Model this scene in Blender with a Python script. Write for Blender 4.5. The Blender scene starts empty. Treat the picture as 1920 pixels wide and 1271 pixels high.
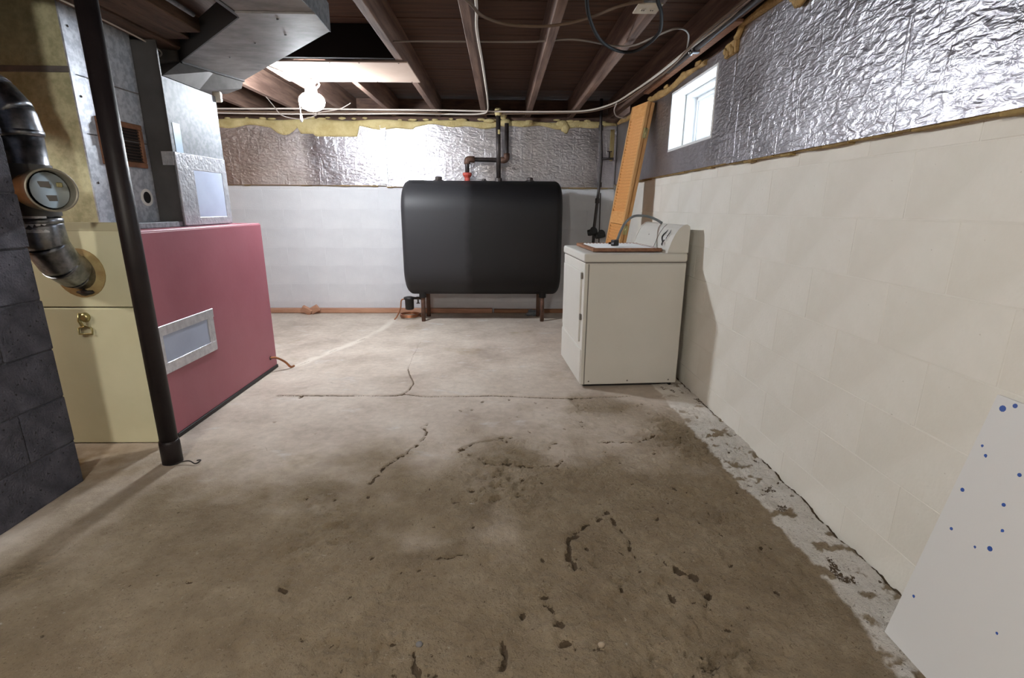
import bpy, bmesh, math, random
import numpy as np
from mathutils import Vector, Matrix
random.seed(7); np.random.seed(7)
S = bpy.context.scene
C = S.collection

# ------------------------------------------------------------------ camera
CAM_H = 1.15
PITCH, YAW, ROLL, FPX = 0.257896, 0.022415, -0.005503, 936.15
fw = Vector((math.sin(YAW)*math.cos(PITCH), math.cos(YAW)*math.cos(PITCH), -math.sin(PITCH)))
rt = Vector((math.cos(YAW), -math.sin(YAW), 0)); dn = fw.cross(rt)
rt, dn = rt*math.cos(ROLL)+dn*math.sin(ROLL), dn*math.cos(ROLL)-rt*math.sin(ROLL)
cam = bpy.data.cameras.new('camera'); cam.sensor_width = 36; cam.lens = FPX/1920*36
cam.clip_start = 0.02
co = bpy.data.objects.new('camera', cam); C.objects.link(co)
M = Matrix.Identity(4)
for i in range(3):
    M[i][0] = rt[i]; M[i][1] = -dn[i]; M[i][2] = -fw[i]
M[2][3] = CAM_H
co.matrix_world = M
S.camera = co
# ------------------------------------------------------------------ sky, exposure
w = bpy.data.worlds.new('overcast_sky'); S.world = w; w.use_nodes = True
bg = w.node_tree.nodes['Background']; bg.inputs[0].default_value = (0.80, 0.90, 1.0, 1); bg.inputs[1].default_value = 22.0
S.view_settings.view_transform = 'Standard'; S.view_settings.look = 'None'
S.view_settings.gamma = 1; S.view_settings.use_curve_mapping = False
S.view_settings.exposure = 0.1
S.cycles.sample_clamp_indirect = 4.0; S.cycles.blur_glossy = 1.0
BULB_L, BULB2_W, BULB3_W = 520.0, 66.0, 140.0      # lamp strengths, used in the lamp builders

# ------------------------------------------------------------------ materials
def nodes(name):
    m = bpy.data.materials.new(name); m.use_nodes = True
    nt = m.node_tree; b = nt.nodes['Principled BSDF']
    return m, nt, b
def N(nt, t, **k):
    n = nt.nodes.new(t)
    for a, v in k.items():
        if a.startswith('i_'): n.inputs[a[2:].replace('_', ' ')].default_value = v
        else: setattr(n, a, v)
    return n
def ramp(nt, fac, stops):
    r = nt.nodes.new('ShaderNodeValToRGB'); e = r.color_ramp.elements
    while len(e) < len(stops): e.new(0.5)
    for x, (p, c) in zip(e, stops):
        x.position = p; x.color = (*c, 1) if len(c) == 3 else c
    nt.links.new(fac, r.inputs[0]); return r
def coords(nt, scale=(1, 1, 1), kind='Object'):
    tc = nt.nodes.new('ShaderNodeTexCoord'); mp = nt.nodes.new('ShaderNodeMapping')
    mp.inputs['Scale'].default_value = scale
    nt.links.new(tc.outputs[kind], mp.inputs[0]); return mp.outputs[0]
def mat(name, c, rough=.6, metal=0., c2=None, ns=6., nd=6., lo=.35, hi=.65, bump=0., bs=60., stretch=(1, 1, 1), spec=.5, bdist=.01, spots=None):
    m, nt, b = nodes(name); L = nt.links.new
    b.inputs['Roughness'].default_value = rough; b.inputs['Metallic'].default_value = metal
    b.inputs['Specular IOR Level'].default_value = spec
    v = coords(nt, stretch)
    if c2:
        n = N(nt, 'ShaderNodeTexNoise', i_Scale=ns, i_Detail=nd, i_Roughness=.6); L(v, n.inputs['Vector'])
        r = ramp(nt, n.outputs['Fac'], [(lo, c), (hi, c2)]); out = r.outputs[0]
        if spots:
            sc, thr, colr = spots
            n2 = N(nt, 'ShaderNodeTexNoise', i_Scale=sc, i_Detail=3.); L(v, n2.inputs['Vector'])
            r2 = ramp(nt, n2.outputs['Fac'], [(thr, (0, 0, 0)), (thr+.04, (1, 1, 1))])
            mx = N(nt, 'ShaderNodeMix', data_type='RGBA'); L(r2.outputs[0], mx.inputs[0]); L(out, mx.inputs[6]); mx.inputs[7].default_value = (*colr, 1)
            out = mx.outputs[2]
        L(out, b.inputs['Base Color'])
    else: b.inputs['Base Color'].default_value = (*c, 1)
    if bump:
        n = N(nt, 'ShaderNodeTexNoise', i_Scale=bs, i_Detail=5.); L(v, n.inputs['Vector'])
        bp = N(nt, 'ShaderNodeBump', i_Strength=bump, i_Distance=bdist); L(n.outputs['Fac'], bp.inputs['Height']); L(bp.outputs[0], b.inputs['Normal'])
    return m
def srgb(r, g, b):
    f = lambda x: ((x/255+.055)/1.055)**2.4 if x > 10 else x/255/12.92
    return (f(r), f(g), f(b))

M_ = {}
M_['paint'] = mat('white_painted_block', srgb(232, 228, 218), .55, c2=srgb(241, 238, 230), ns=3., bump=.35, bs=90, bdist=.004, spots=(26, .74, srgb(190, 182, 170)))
M_['paintback'] = mat('dimmed_white_block', srgb(198, 199, 204), .55, c2=srgb(209, 210, 214), ns=3., bump=.35, bs=90, bdist=.004, spots=(26, .76, srgb(190, 188, 186)))  # wall white darkened to offset the strong bulb light on the back wall
M_['mortar'] = mat('painted_mortar', srgb(218, 215, 208), .7, c2=srgb(228, 226, 219), ns=8., bump=.4, bs=120, bdist=.004)
M_['cinder'] = mat('grey_cinder_block', srgb(62, 62, 72), .95, c2=srgb(88, 88, 99), ns=14., bump=.9, bs=130, bdist=.012, spots=(60, .64, srgb(40, 40, 46)))
M_['cindermortar'] = mat('grey_mortar', srgb(84, 84, 92), .95, c2=srgb(104, 104, 110), ns=20., bump=.8, bs=150)
M_['joist'] = mat('old_joist_wood', srgb(84, 62, 52), .8, c2=srgb(128, 102, 88), ns=3., nd=8, stretch=(9, .7, 9), bump=.4, bs=30, bdist=.004)
M_['plank'] = mat('subfloor_wood', srgb(62, 42, 32), .85, c2=srgb(92, 64, 48), ns=3., nd=8, stretch=(.7, 9, 9), bump=.4, bs=30, bdist=.004)
M_['beam'] = mat('beam_wood', srgb(62, 47, 38), .9, c2=srgb(94, 72, 58), ns=3., nd=8, stretch=(6, 1, 6), bump=.4, bs=24, spots=(5, .62, srgb(62, 48, 40)))
M_['sill'] = mat('sill_wood', srgb(70, 50, 42), .85, c2=srgb(98, 74, 60), ns=4., stretch=(2, 2, 9))
M_['foam'] = mat('yellow_spray_foam', srgb(172, 154, 104), .85, c2=srgb(196, 180, 132), ns=9., bump=.6, bs=70, bdist=.01)
M_['foamdark'] = mat('aged_spray_foam', srgb(144, 112, 68), .8, c2=srgb(182, 150, 96), ns=14., bump=.7, bs=70, bdist=.01)
M_['red'] = mat('maroon_enamel', srgb(156, 90, 102), .5, c2=srgb(164, 100, 112), ns=2., bump=.05, bs=50, spots=(48, .79, srgb(190, 140, 145)))
M_['beige'] = mat('beige_enamel', srgb(204, 200, 168), .42, c2=srgb(214, 210, 180), ns=2.5, spots=(20, .78, srgb(170, 150, 100)))
M_['beige2'] = mat('beige_edge', srgb(190, 184, 154), .5)
M_['galv'] = mat('galvanized_sheet', srgb(112, 116, 122), .6, .05, spec=.2, c2=srgb(136, 140, 146), ns=38., nd=2, lo=.4, hi=.6, bump=.04, bs=25)
M_['galvside'] = mat('lit_zinc_sheet', srgb(168, 174, 186), .45, .3, c2=srgb(200, 205, 214), ns=38., nd=2, lo=.4, hi=.6, bump=.04, bs=25)  # galvanized colour lightened to carry reflected light on the return plenum side
M_['galvdull'] = mat('dull_galvanized_sheet', srgb(104, 101, 100), .6, .4, c2=srgb(142, 138, 136), ns=6., nd=7, bump=.06, bs=25, stretch=(1, 1.6, 1))
M_['galvpaint'] = mat('yellowish_plenum_sheet', srgb(170, 168, 134), .5, .15, c2=srgb(202, 200, 166), ns=30., nd=3, bump=.05, bs=25)  # yellowish grey mottling for the return plenum's front sheet
M_['flue'] = mat('flue_galvanized', srgb(105, 108, 114), .32, 1., c2=srgb(150, 152, 158), ns=26., nd=3, bump=.05, bs=30)
M_['tape'] = mat('aluminium_tape', srgb(196, 198, 206), .3, .6, c2=srgb(222, 224, 230), ns=30., bump=.8, bs=55, bdist=.006)
M_['patch'] = mat('grey_patch_panel', srgb(170, 180, 204), .5, .1, c2=srgb(184, 194, 216), ns=4.)
M_['rust'] = mat('rusty_brown_steel', srgb(104, 68, 48), .7, c2=srgb(134, 92, 66), ns=18., bump=.3)
M_['dark'] = mat('dark_void', (.012, .011, .011), .9)
M_['post'] = mat('dark_painted_post', srgb(27, 21, 23), .5, c2=srgb(36, 29, 30), ns=8., spec=.35, bump=.15, bs=30)
M_['tank'] = None
M_['iron'] = mat('black_iron', srgb(46, 42, 42), .45, .4, c2=srgb(64, 56, 54), ns=20., bump=.1)
M_['ironrust'] = mat('brown_iron', srgb(84, 62, 52), .6, .3, c2=srgb(110, 82, 68), ns=20., bump=.2)
M_['redfit'] = mat('red_fitting', srgb(168, 62, 50), .5, c2=srgb(186, 80, 66), ns=20.)
M_['copper'] = mat('copper_tube', srgb(176, 116, 80), .4, .8, c2=srgb(140, 96, 70), ns=14.)
M_['white'] = mat('white_enamel', srgb(216, 213, 205), .38, c2=srgb(222, 219, 212), ns=2., spots=(30, .8, srgb(214, 208, 198)))
M_['whitedark'] = mat('grey_gap', srgb(120, 116, 110), .6)
M_['whitepl'] = mat('white_plastic', srgb(232, 230, 226), .35)
M_['gray'] = mat('grey_rubber', srgb(112, 116, 118), .5)
M_['black'] = mat('black_rubber', srgb(28, 27, 28), .5)
M_['chrome'] = mat('dark_chrome', srgb(150, 152, 158), .2, 1.)
M_['pine'] = mat('orange_pine', srgb(214, 150, 86), .5, c2=srgb(230, 176, 114), ns=3., nd=6, stretch=(5, 5, 22))
M_['pineedge'] = mat('pine_edge', srgb(196, 144, 86), .5, c2=srgb(214, 166, 108), ns=4., nd=6, stretch=(22, 22, 3))
M_['brass'] = mat('brass_hinge', srgb(190, 180, 130), .35, .9)
M_['lumber'] = mat('reddish_lumber', srgb(164, 120, 96), .7, c2=srgb(188, 146, 120), ns=3., stretch=(1, 9, 9), bump=.2)
M_['brownwood'] = mat('brown_wood', srgb(128, 88, 62), .6, c2=srgb(156, 112, 82), ns=4., stretch=(1, 9, 9))
M_['winwhite'] = mat('white_window_paint', srgb(240, 242, 244), .45)
M_['panel'] = mat('cream_ceiling_panel', srgb(182, 161, 146), .85, spec=.1, c2=srgb(192, 172, 158), ns=3.)
M_['cablew'] = mat('white_cable', srgb(196, 186, 176), .6, spec=.3)
M_['cableb'] = mat('brown_cable', srgb(104, 86, 72), .7, spec=.2)
M_['cablek'] = mat('black_cable', srgb(24, 22, 22), .75, spec=.15)
M_['cableg'] = mat('grey_cable', srgb(132, 122, 114), .6, spec=.3)
M_['plate'] = mat('ivory_plate', srgb(206, 198, 182), .45)
M_['porcelain'] = mat('porcelain', srgb(232, 230, 228), .3)
M_['boardedge'] = mat('foam_board_edge', srgb(140, 114, 70), .8, c2=srgb(172, 146, 92), ns=20., bump=.5, bs=80)
M_['brownpanel'] = mat('brown_panelling', srgb(150, 90, 44), .6, c2=srgb(172, 110, 58), ns=3., stretch=(9, 9, 1))

def foil_mat():
    m, nt, b = nodes('wrinkled_foil'); L = nt.links.new
    b.inputs['Metallic'].default_value = 1.
    tc = nt.nodes.new('ShaderNodeTexCoord')
    n0 = N(nt, 'ShaderNodeTexNoise', i_Scale=3., i_Detail=5.); L(tc.outputs['Object'], n0.inputs['Vector'])
    r0 = ramp(nt, n0.outputs['Fac'], [(.3, srgb(160, 157, 161)), (.7, srgb(190, 188, 194))]); L(r0.outputs[0], b.inputs['Base Color'])
    r1 = ramp(nt, n0.outputs['Fac'], [(.3, (.30,)*3), (.7, (.37,)*3)]); L(r1.outputs[0], b.inputs['Roughness'])
    mp = nt.nodes.new('ShaderNodeMapping'); mp.inputs['Scale'].default_value = (14, 14, 30); L(tc.outputs['Object'], mp.inputs[0])
    n1 = N(nt, 'ShaderNodeTexNoise', i_Scale=1.6, i_Detail=4., i_Distortion=.6); L(mp.outputs[0], n1.inputs['Vector'])
    mp2 = nt.nodes.new('ShaderNodeMapping'); mp2.inputs['Scale'].default_value = (26, 26, 3); L(tc.outputs['Object'], mp2.inputs[0])
    n2 = N(nt, 'ShaderNodeTexNoise', i_Scale=1., i_Detail=3., i_Distortion=.3); L(mp2.outputs[0], n2.inputs['Vector'])
    r2 = ramp(nt, n2.outputs['Fac'], [(.60, (0,)*3), (.66, (1,)*3), (.72, (0,)*3)])
    ad = N(nt, 'ShaderNodeMath', operation='MULTIPLY_ADD'); L(r2.outputs[0], ad.inputs[0]); ad.inputs[1].default_value = .16; L(n1.outputs['Fac'], ad.inputs[2])
    bp = N(nt, 'ShaderNodeBump', i_Strength=.45, i_Distance=.014); L(ad.outputs[0], bp.inputs['Height']); L(bp.outputs[0], b.inputs['Normal'])
    return m
M_['foil'] = foil_mat()

def tank_mat():
    m, nt, b = nodes('black_tank_paint'); L = nt.links.new
    tc = nt.nodes.new('ShaderNodeTexCoord'); sp = nt.nodes.new('ShaderNodeSeparateXYZ'); L(tc.outputs['Object'], sp.inputs[0])
    n = N(nt, 'ShaderNodeTexNoise', i_Scale=7., i_Detail=6.); L(tc.outputs['Object'], n.inputs['Vector'])
    # glossier black paint rolled over the middle, older duller coat towards the left end
    a = N(nt, 'ShaderNodeMath', operation='MULTIPLY_ADD'); L(n.outputs['Fac'], a.inputs[0]); a.inputs[1].default_value = .12; L(sp.outputs[0], a.inputs[2])
    r = ramp(nt, a.outputs[0], [(0, (0,)*3), (1, (1,)*3)])
    mr = N(nt, 'ShaderNodeMapRange', i_From_Min=-.30, i_From_Max=-.22); L(a.outputs[0], mr.inputs['Value'])
    mx = N(nt, 'ShaderNodeMix', data_type='RGBA'); L(mr.outputs[0], mx.inputs[0])
    mx.inputs[6].default_value = (*srgb(44, 44, 47), 1); mx.inputs[7].default_value = (*srgb(17, 16, 18), 1)
    L(mx.outputs[2], b.inputs['Base Color'])
    b.inputs['Roughness'].default_value = .55; b.inputs['Specular IOR Level'].default_value = .35
    n3 = N(nt, 'ShaderNodeTexNoise', i_Scale=60., i_Detail=3.); L(tc.outputs['Object'], n3.inputs['Vector'])
    bp = N(nt, 'ShaderNodeBump', i_Strength=.12, i_Distance=.004); L(n3.outputs['Fac'], bp.inputs['Height']); L(bp.outputs[0], b.inputs['Normal'])
    return m
M_['tank'] = tank_mat()

def emit(name, c, s):
    m, nt, b = nodes(name); nt.nodes.remove(b)
    e = N(nt, 'ShaderNodeEmission'); e.inputs[0].default_value = (*c, 1); e.inputs[1].default_value = s
    nt.links.new(e.outputs[0], nt.nodes['Material Output'].inputs[0]); return m
def glass():
    m, nt, b = nodes('window_glass'); nt.nodes.remove(b)
    t = N(nt, 'ShaderNodeBsdfTransparent'); t.inputs[0].default_value = (.93, .96, .98, 1)
    g = N(nt, 'ShaderNodeBsdfGlossy'); g.inputs['Roughness'].default_value = .03
    f = N(nt, 'ShaderNodeMixShader'); f.inputs[0].default_value = .07
    nt.links.new(t.outputs[0], f.inputs[1]); nt.links.new(g.outputs[0], f.inputs[2]); nt.links.new(f.outputs[0], nt.nodes['Material Output'].inputs[0]); return m
M_['glass'] = glass()

def board_mat():
    m, nt, b = nodes('white_board_blue_spots'); L = nt.links.new
    tc = nt.nodes.new('ShaderNodeTexCoord')
    b.inputs['Roughness'].default_value = .4
    b.inputs['Base Color'].default_value = (*srgb(226, 226, 226), 1)
    return m
M_['board'] = board_mat()
M_['blue'] = mat('blue_paint', srgb(52, 88, 168), .4)

def floor_mat():
    m, nt, b = nodes('worn_concrete_floor'); L = nt.links.new
    tc = nt.nodes.new('ShaderNodeTexCoord'); P = tc.outputs['Object']
    def noise(s, d=6., dis=0., stretch=None):
        n = N(nt, 'ShaderNodeTexNoise', i_Scale=s, i_Detail=d, i_Distortion=dis, i_Roughness=.62)
        if stretch:
            mp = nt.nodes.new('ShaderNodeMapping'); mp.inputs['Scale'].default_value = stretch; L(P, mp.inputs[0]); L(mp.outputs[0], n.inputs['Vector'])
        else: L(P, n.inputs['Vector'])
        return n.outputs['Fac']
    def attr(n):
        a = nt.nodes.new('ShaderNodeAttribute'); a.attribute_name = n; return a.outputs['Fac']
    def mix(f, a, c2, blend='MIX'):
        x = N(nt, 'ShaderNodeMix', data_type='RGBA', blend_type=blend)
        L(f, x.inputs[0]) if not isinstance(f, float) else setattr(x.inputs[0], 'default_value', f)
        L(a, x.inputs[6])
        if isinstance(c2, tuple): x.inputs[7].default_value = (*c2, 1)
        else: L(c2, x.inputs[7])
        return x.outputs[2]
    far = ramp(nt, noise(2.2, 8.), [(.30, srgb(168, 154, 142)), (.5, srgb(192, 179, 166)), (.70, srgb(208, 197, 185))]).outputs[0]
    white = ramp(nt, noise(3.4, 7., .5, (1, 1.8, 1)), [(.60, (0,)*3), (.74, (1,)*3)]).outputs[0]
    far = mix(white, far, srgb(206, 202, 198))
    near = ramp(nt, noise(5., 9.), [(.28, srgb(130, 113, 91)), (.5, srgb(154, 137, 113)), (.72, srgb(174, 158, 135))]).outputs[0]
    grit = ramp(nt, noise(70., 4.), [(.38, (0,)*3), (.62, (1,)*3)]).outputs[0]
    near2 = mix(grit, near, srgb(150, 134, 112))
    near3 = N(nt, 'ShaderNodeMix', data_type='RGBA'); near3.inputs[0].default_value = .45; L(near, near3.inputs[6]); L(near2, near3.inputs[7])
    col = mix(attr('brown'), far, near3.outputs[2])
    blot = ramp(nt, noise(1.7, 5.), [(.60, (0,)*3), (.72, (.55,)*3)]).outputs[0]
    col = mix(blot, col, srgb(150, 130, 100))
    bl2 = ramp(nt, noise(9., 4., .6), [(.70, (0,)*3), (.76, (.6,)*3)]).outputs[0]
    col = mix(bl2, col, srgb(98, 84, 70))
    tex = ramp(nt, noise(24., 8., .3), [(.25, (.84,)*3), (.75, (1.1,)*3)]).outputs[0]
    mt = N(nt, 'ShaderNodeMix', data_type='RGBA', blend_type='MULTIPLY'); mt.inputs[0].default_value = 1.; L(col, mt.inputs[6]); L(tex, mt.inputs[7]); col = mt.outputs[2]
    wsp = ramp(nt, noise(20., 5., .8, (1, 2.2, 1)), [(.68, (0,)*3), (.76, (.55,)*3)]).outputs[0]
    col = mix(wsp, col, srgb(214, 208, 200))
    col = mix(attr('repair'), col, srgb(218, 210, 198))
    pw = ramp(nt, noise(7., 6.), [(.3, srgb(220, 213, 204)), (.65, srgb(238, 233, 226))]).outputs[0]
    col = mix(attr('paint'), col, pw)
    col = mix(attr('ochre'), col, srgb(120, 96, 52))
    cn_ = noise(150., 6.)
    def sharpen(a, w_, lo, hi):
        x = N(nt, 'ShaderNodeMath', operation='MULTIPLY_ADD'); L(cn_, x.inputs[0]); x.inputs[1].default_value = w_; L(a, x.inputs[2])
        return ramp(nt, x.outputs[0], [(lo, (0,)*3), (hi, (1,)*3)]).outputs[0]
    ck = sharpen(attr('crack'), 1.1, .98, 1.45)
    spk = ramp(nt, noise(120., 3., .4), [(.60, (0,)*3), (.70, (.75,)*3)]).outputs[0]
    sb = N(nt, 'ShaderNodeMix', data_type='RGBA', blend_type='MULTIPLY'); sb.inputs[0].default_value = 1.; L(spk, sb.inputs[6]); L(attr('brown'), sb.inputs[7])
    col = mix(sb.outputs[2], col, srgb(104, 88, 70))
    spl = ramp(nt, noise(85., 3., .4, (1.3, 1, 1)), [(.64, (0,)*3), (.74, (.6,)*3)]).outputs[0]
    col = mix(spl, col, srgb(190, 178, 160))
    col = mix(ck, col, srgb(98, 83, 66))
    L(col, b.inputs['Base Color'])
    b.inputs['Roughness'].default_value = .82; b.inputs['Specular IOR Level'].default_value = .25
    h1 = noise(46., 8.); h2 = noise(160., 4.)
    ad = N(nt, 'ShaderNodeMath', operation='MULTIPLY_ADD'); L(h2, ad.inputs[0]); ad.inputs[1].default_value = .35; L(h1, ad.inputs[2])
    st = N(nt, 'ShaderNodeMath', operation='MULTIPLY_ADD'); L(attr('brown'), st.inputs[0]); st.inputs[1].default_value = .8; st.inputs[2].default_value = .2
    bp = N(nt, 'ShaderNodeBump', i_Distance=.022); L(st.outputs[0], bp.inputs['Strength']); L(ad.outputs[0], bp.inputs['Height']); L(bp.outputs[0], b.inputs['Normal'])
    return m
M_['floor'] = floor_mat()

# ------------------------------------------------------------------ mesh helpers
class MB:
    def __init__(s): s.bm = bmesh.new()
    def box(s, x0, x1, y0, y1, z0, z1, bev=0., seg=1, mtx=None):
        t = bmesh.new(); bmesh.ops.create_cube(t, size=1)
        for v in t.verts: v.co = Vector(((x0+x1)/2+v.co.x*(x1-x0), (y0+y1)/2+v.co.y*(y1-y0), (z0+z1)/2+v.co.z*(z1-z0)))
        if bev: bmesh.ops.bevel(t, geom=t.edges[:], offset=bev, segments=seg, affect='EDGES', profile=.5)
        s._add(t, mtx); return s
    def _add(s, t, mtx=None, smooth=False):
        if mtx is not None: bmesh.ops.transform(t, matrix=mtx, verts=t.verts[:])
        mp = {}
        for v in t.verts: mp[v] = s.bm.verts.new(v.co)
        for f in t.faces:
            try:
                g = s.bm.faces.new([mp[v] for v in f.verts]); g.smooth = smooth or f.smooth
            except ValueError: pass
        t.free()
    def grid(s, rings, closed=True, caps=True, smooth=True):
        R = [[s.bm.verts.new(p) for p in r] for r in rings]
        n = len(R[0])
        for a, b in zip(R, R[1:]):
            for i in range(n if closed else n-1):
                j = (i+1) % n
                f = s.bm.faces.new((a[i], a[j], b[j], b[i])); f.smooth = smooth
        if caps and closed:
            s.bm.faces.new(R[0][::-1]); s.bm.faces.new(R[-1])
        return s
    def tube(s, pts, r, seg=12, caps=True, smooth=True):
        pts = [Vector(p) for p in pts]; rad = r if isinstance(r, (list, tuple)) else [r]*len(pts)
        T = []
        for i in range(len(pts)):
            d = (pts[min(i+1, len(pts)-1)]-pts[max(i-1, 0)]); T.append(d.normalized())
        u = T[0].orthogonal().normalized(); rings = []
        for i, p in enumerate(pts):
            u = (u-T[i]*u.dot(T[i])).normalized(); v = T[i].cross(u)
            rings.append([p+(u*math.cos(a)+v*math.sin(a))*rad[i] for a in (2*math.pi*k/seg for k in range(seg))])
        return s.grid(rings, True, caps, smooth)
    def lathe(s, prof, axis_o, axis_d, seg=24, smooth=True, caps=True):
        o = Vector(axis_o); d = Vector(axis_d).normalized(); u = d.orthogonal().normalized(); v = d.cross(u)
        return s.grid([[o+d*h+(u*math.cos(a)+v*math.sin(a))*max(r, 1e-4) for a in (2*math.pi*k/seg for k in range(seg))] for r, h in prof], True, caps, smooth)
    def prism(s, poly, z0, z1, axis='z', mtx=None):
        f = {'z': lambda p, h: (p[0], p[1], h), 'y': lambda p, h: (p[0], h, p[1]), 'x': lambda p, h: (h, p[0], p[1])}[axis]
        a = [s.bm.verts.new(Vector(f(p, z0)) if mtx is None else mtx @ Vector(f(p, z0))) for p in poly]
        b = [s.bm.verts.new(Vector(f(p, z1)) if mtx is None else mtx @ Vector(f(p, z1))) for p in poly]
        n = len(poly); s.bm.faces.new(a[::-1]); s.bm.faces.new(b)
        for i in range(n): s.bm.faces.new((a[i], a[(i+1) % n], b[(i+1) % n], b[i]))
        return s
    def ico(s, c, r, scale=(1, 1, 1), sub=2, jit=0.):
        t = bmesh.new(); bmesh.ops.create_icosphere(t, subdivisions=sub, radius=1)
        for v in t.verts:
            k = r*(1+random.uniform(-jit, jit)); v.co = Vector((c[0]+v.co.x*k*scale[0], c[1]+v.co.y*k*scale[1], c[2]+v.co.z*k*scale[2]))
        s._add(t, None, True); return s
    def mesh(s, name):
        bmesh.ops.recalc_face_normals(s.bm, faces=s.bm.faces[:])
        me = bpy.data.meshes.new(name); s.bm.to_mesh(me); s.bm.free(); return me
def link(name, me, m=None, parent=None):
    if m is not None and not me.materials: me.materials.append(M_[m] if isinstance(m, str) else m)
    o = bpy.data.objects.new(name, me); C.objects.link(o)
    if parent is not None:
        o.parent = parent
        if parent.type == 'EMPTY' and not parent.get('_loc'):
            o.matrix_parent_inverse = Matrix.Translation(-parent.location)
    return o
def part(name, mb, m, parent=None, label=None):
    o = link(name, mb.mesh(name), m, parent)
    if label: o['label'] = label
    return o
def thing(name, label, cat, loc=(0, 0, 0), group=None, local=False):
    o = bpy.data.objects.new(name, None); C.objects.link(o); o.location = loc; o.empty_display_size = .1
    if local: o['_loc'] = 1
    tag(o, label, cat, group); return o
def tag(o, label, cat, group=None):
    o['label'] = label; o['category'] = cat
    if group: o['group'] = group
    return o
def struct(o): o['kind'] = 'structure'; return o
def smooth_path(pts, k=8):
    P = [Vector(p) for p in pts]; out = []
    for i in range(len(P)-1):
        p0, p1, p2, p3 = P[max(i-1, 0)], P[i], P[i+1], P[min(i+2, len(P)-1)]
        for j in range(k):
            t = j/k
            out.append(.5*((2*p1)+(p2-p0)*t+(2*p0-5*p1+4*p2-p3)*t*t+(3*p1-p0-3*p2+p3)*t**3))
    out.append(P[-1]); return out
def fillet(pts, rad, k=6):
    P = [Vector(p) for p in pts]; out = [P[0]]
    for i in range(1, len(P)-1):
        a = (P[i-1]-P[i]); b = (P[i+1]-P[i]); la, lb = a.length, b.length; r = min(rad, la*.49, lb*.49)
        a.normalize(); b.normalize(); s, e = P[i]+a*r, P[i]+b*r
        for j in range(k+1):
            t = j/k; out.append(s*(1-t)**2+P[i]*2*t*(1-t)+e*t*t)
    out.append(P[-1]); return out
def fbm(x, y, scale, octv=4, seed=0):
    rs = np.random.RandomState(seed); tot = np.zeros_like(x); amp = 1.; nrm = 0
    for o in range(octv):
        g = rs.rand(256, 256); X = x*scale; Y = y*scale
        xi = np.floor(X).astype(int); yi = np.floor(Y).astype(int); fx = X-xi; fy = Y-yi
        fx = fx*fx*(3-2*fx); fy = fy*fy*(3-2*fy)
        a = g[xi % 256, yi % 256]; b = g[(xi+1) % 256, yi % 256]; c = g[xi % 256, (yi+1) % 256]; d = g[(xi+1) % 256, (yi+1) % 256]
        tot += amp*((a*(1-fx)+b*fx)*(1-fy)+(c*(1-fx)+d*fx)*fy); nrm += amp; amp *= .5; scale *= 2.03
    return tot/nrm

# ------------------------------------------------------------------ room dimensions
XR, YB, XL, YF = 1.24, 5.55, -4.2, -2.6       # inner faces: right, back, left, behind the camera
JB, JT = 2.04, 2.23                            # joist bottom / top
FT = .04                                       # foil board thickness
WY0, WY1, WZ0, WZ1 = 3.03, 3.79, 1.542, 1.925  # window opening

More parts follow.
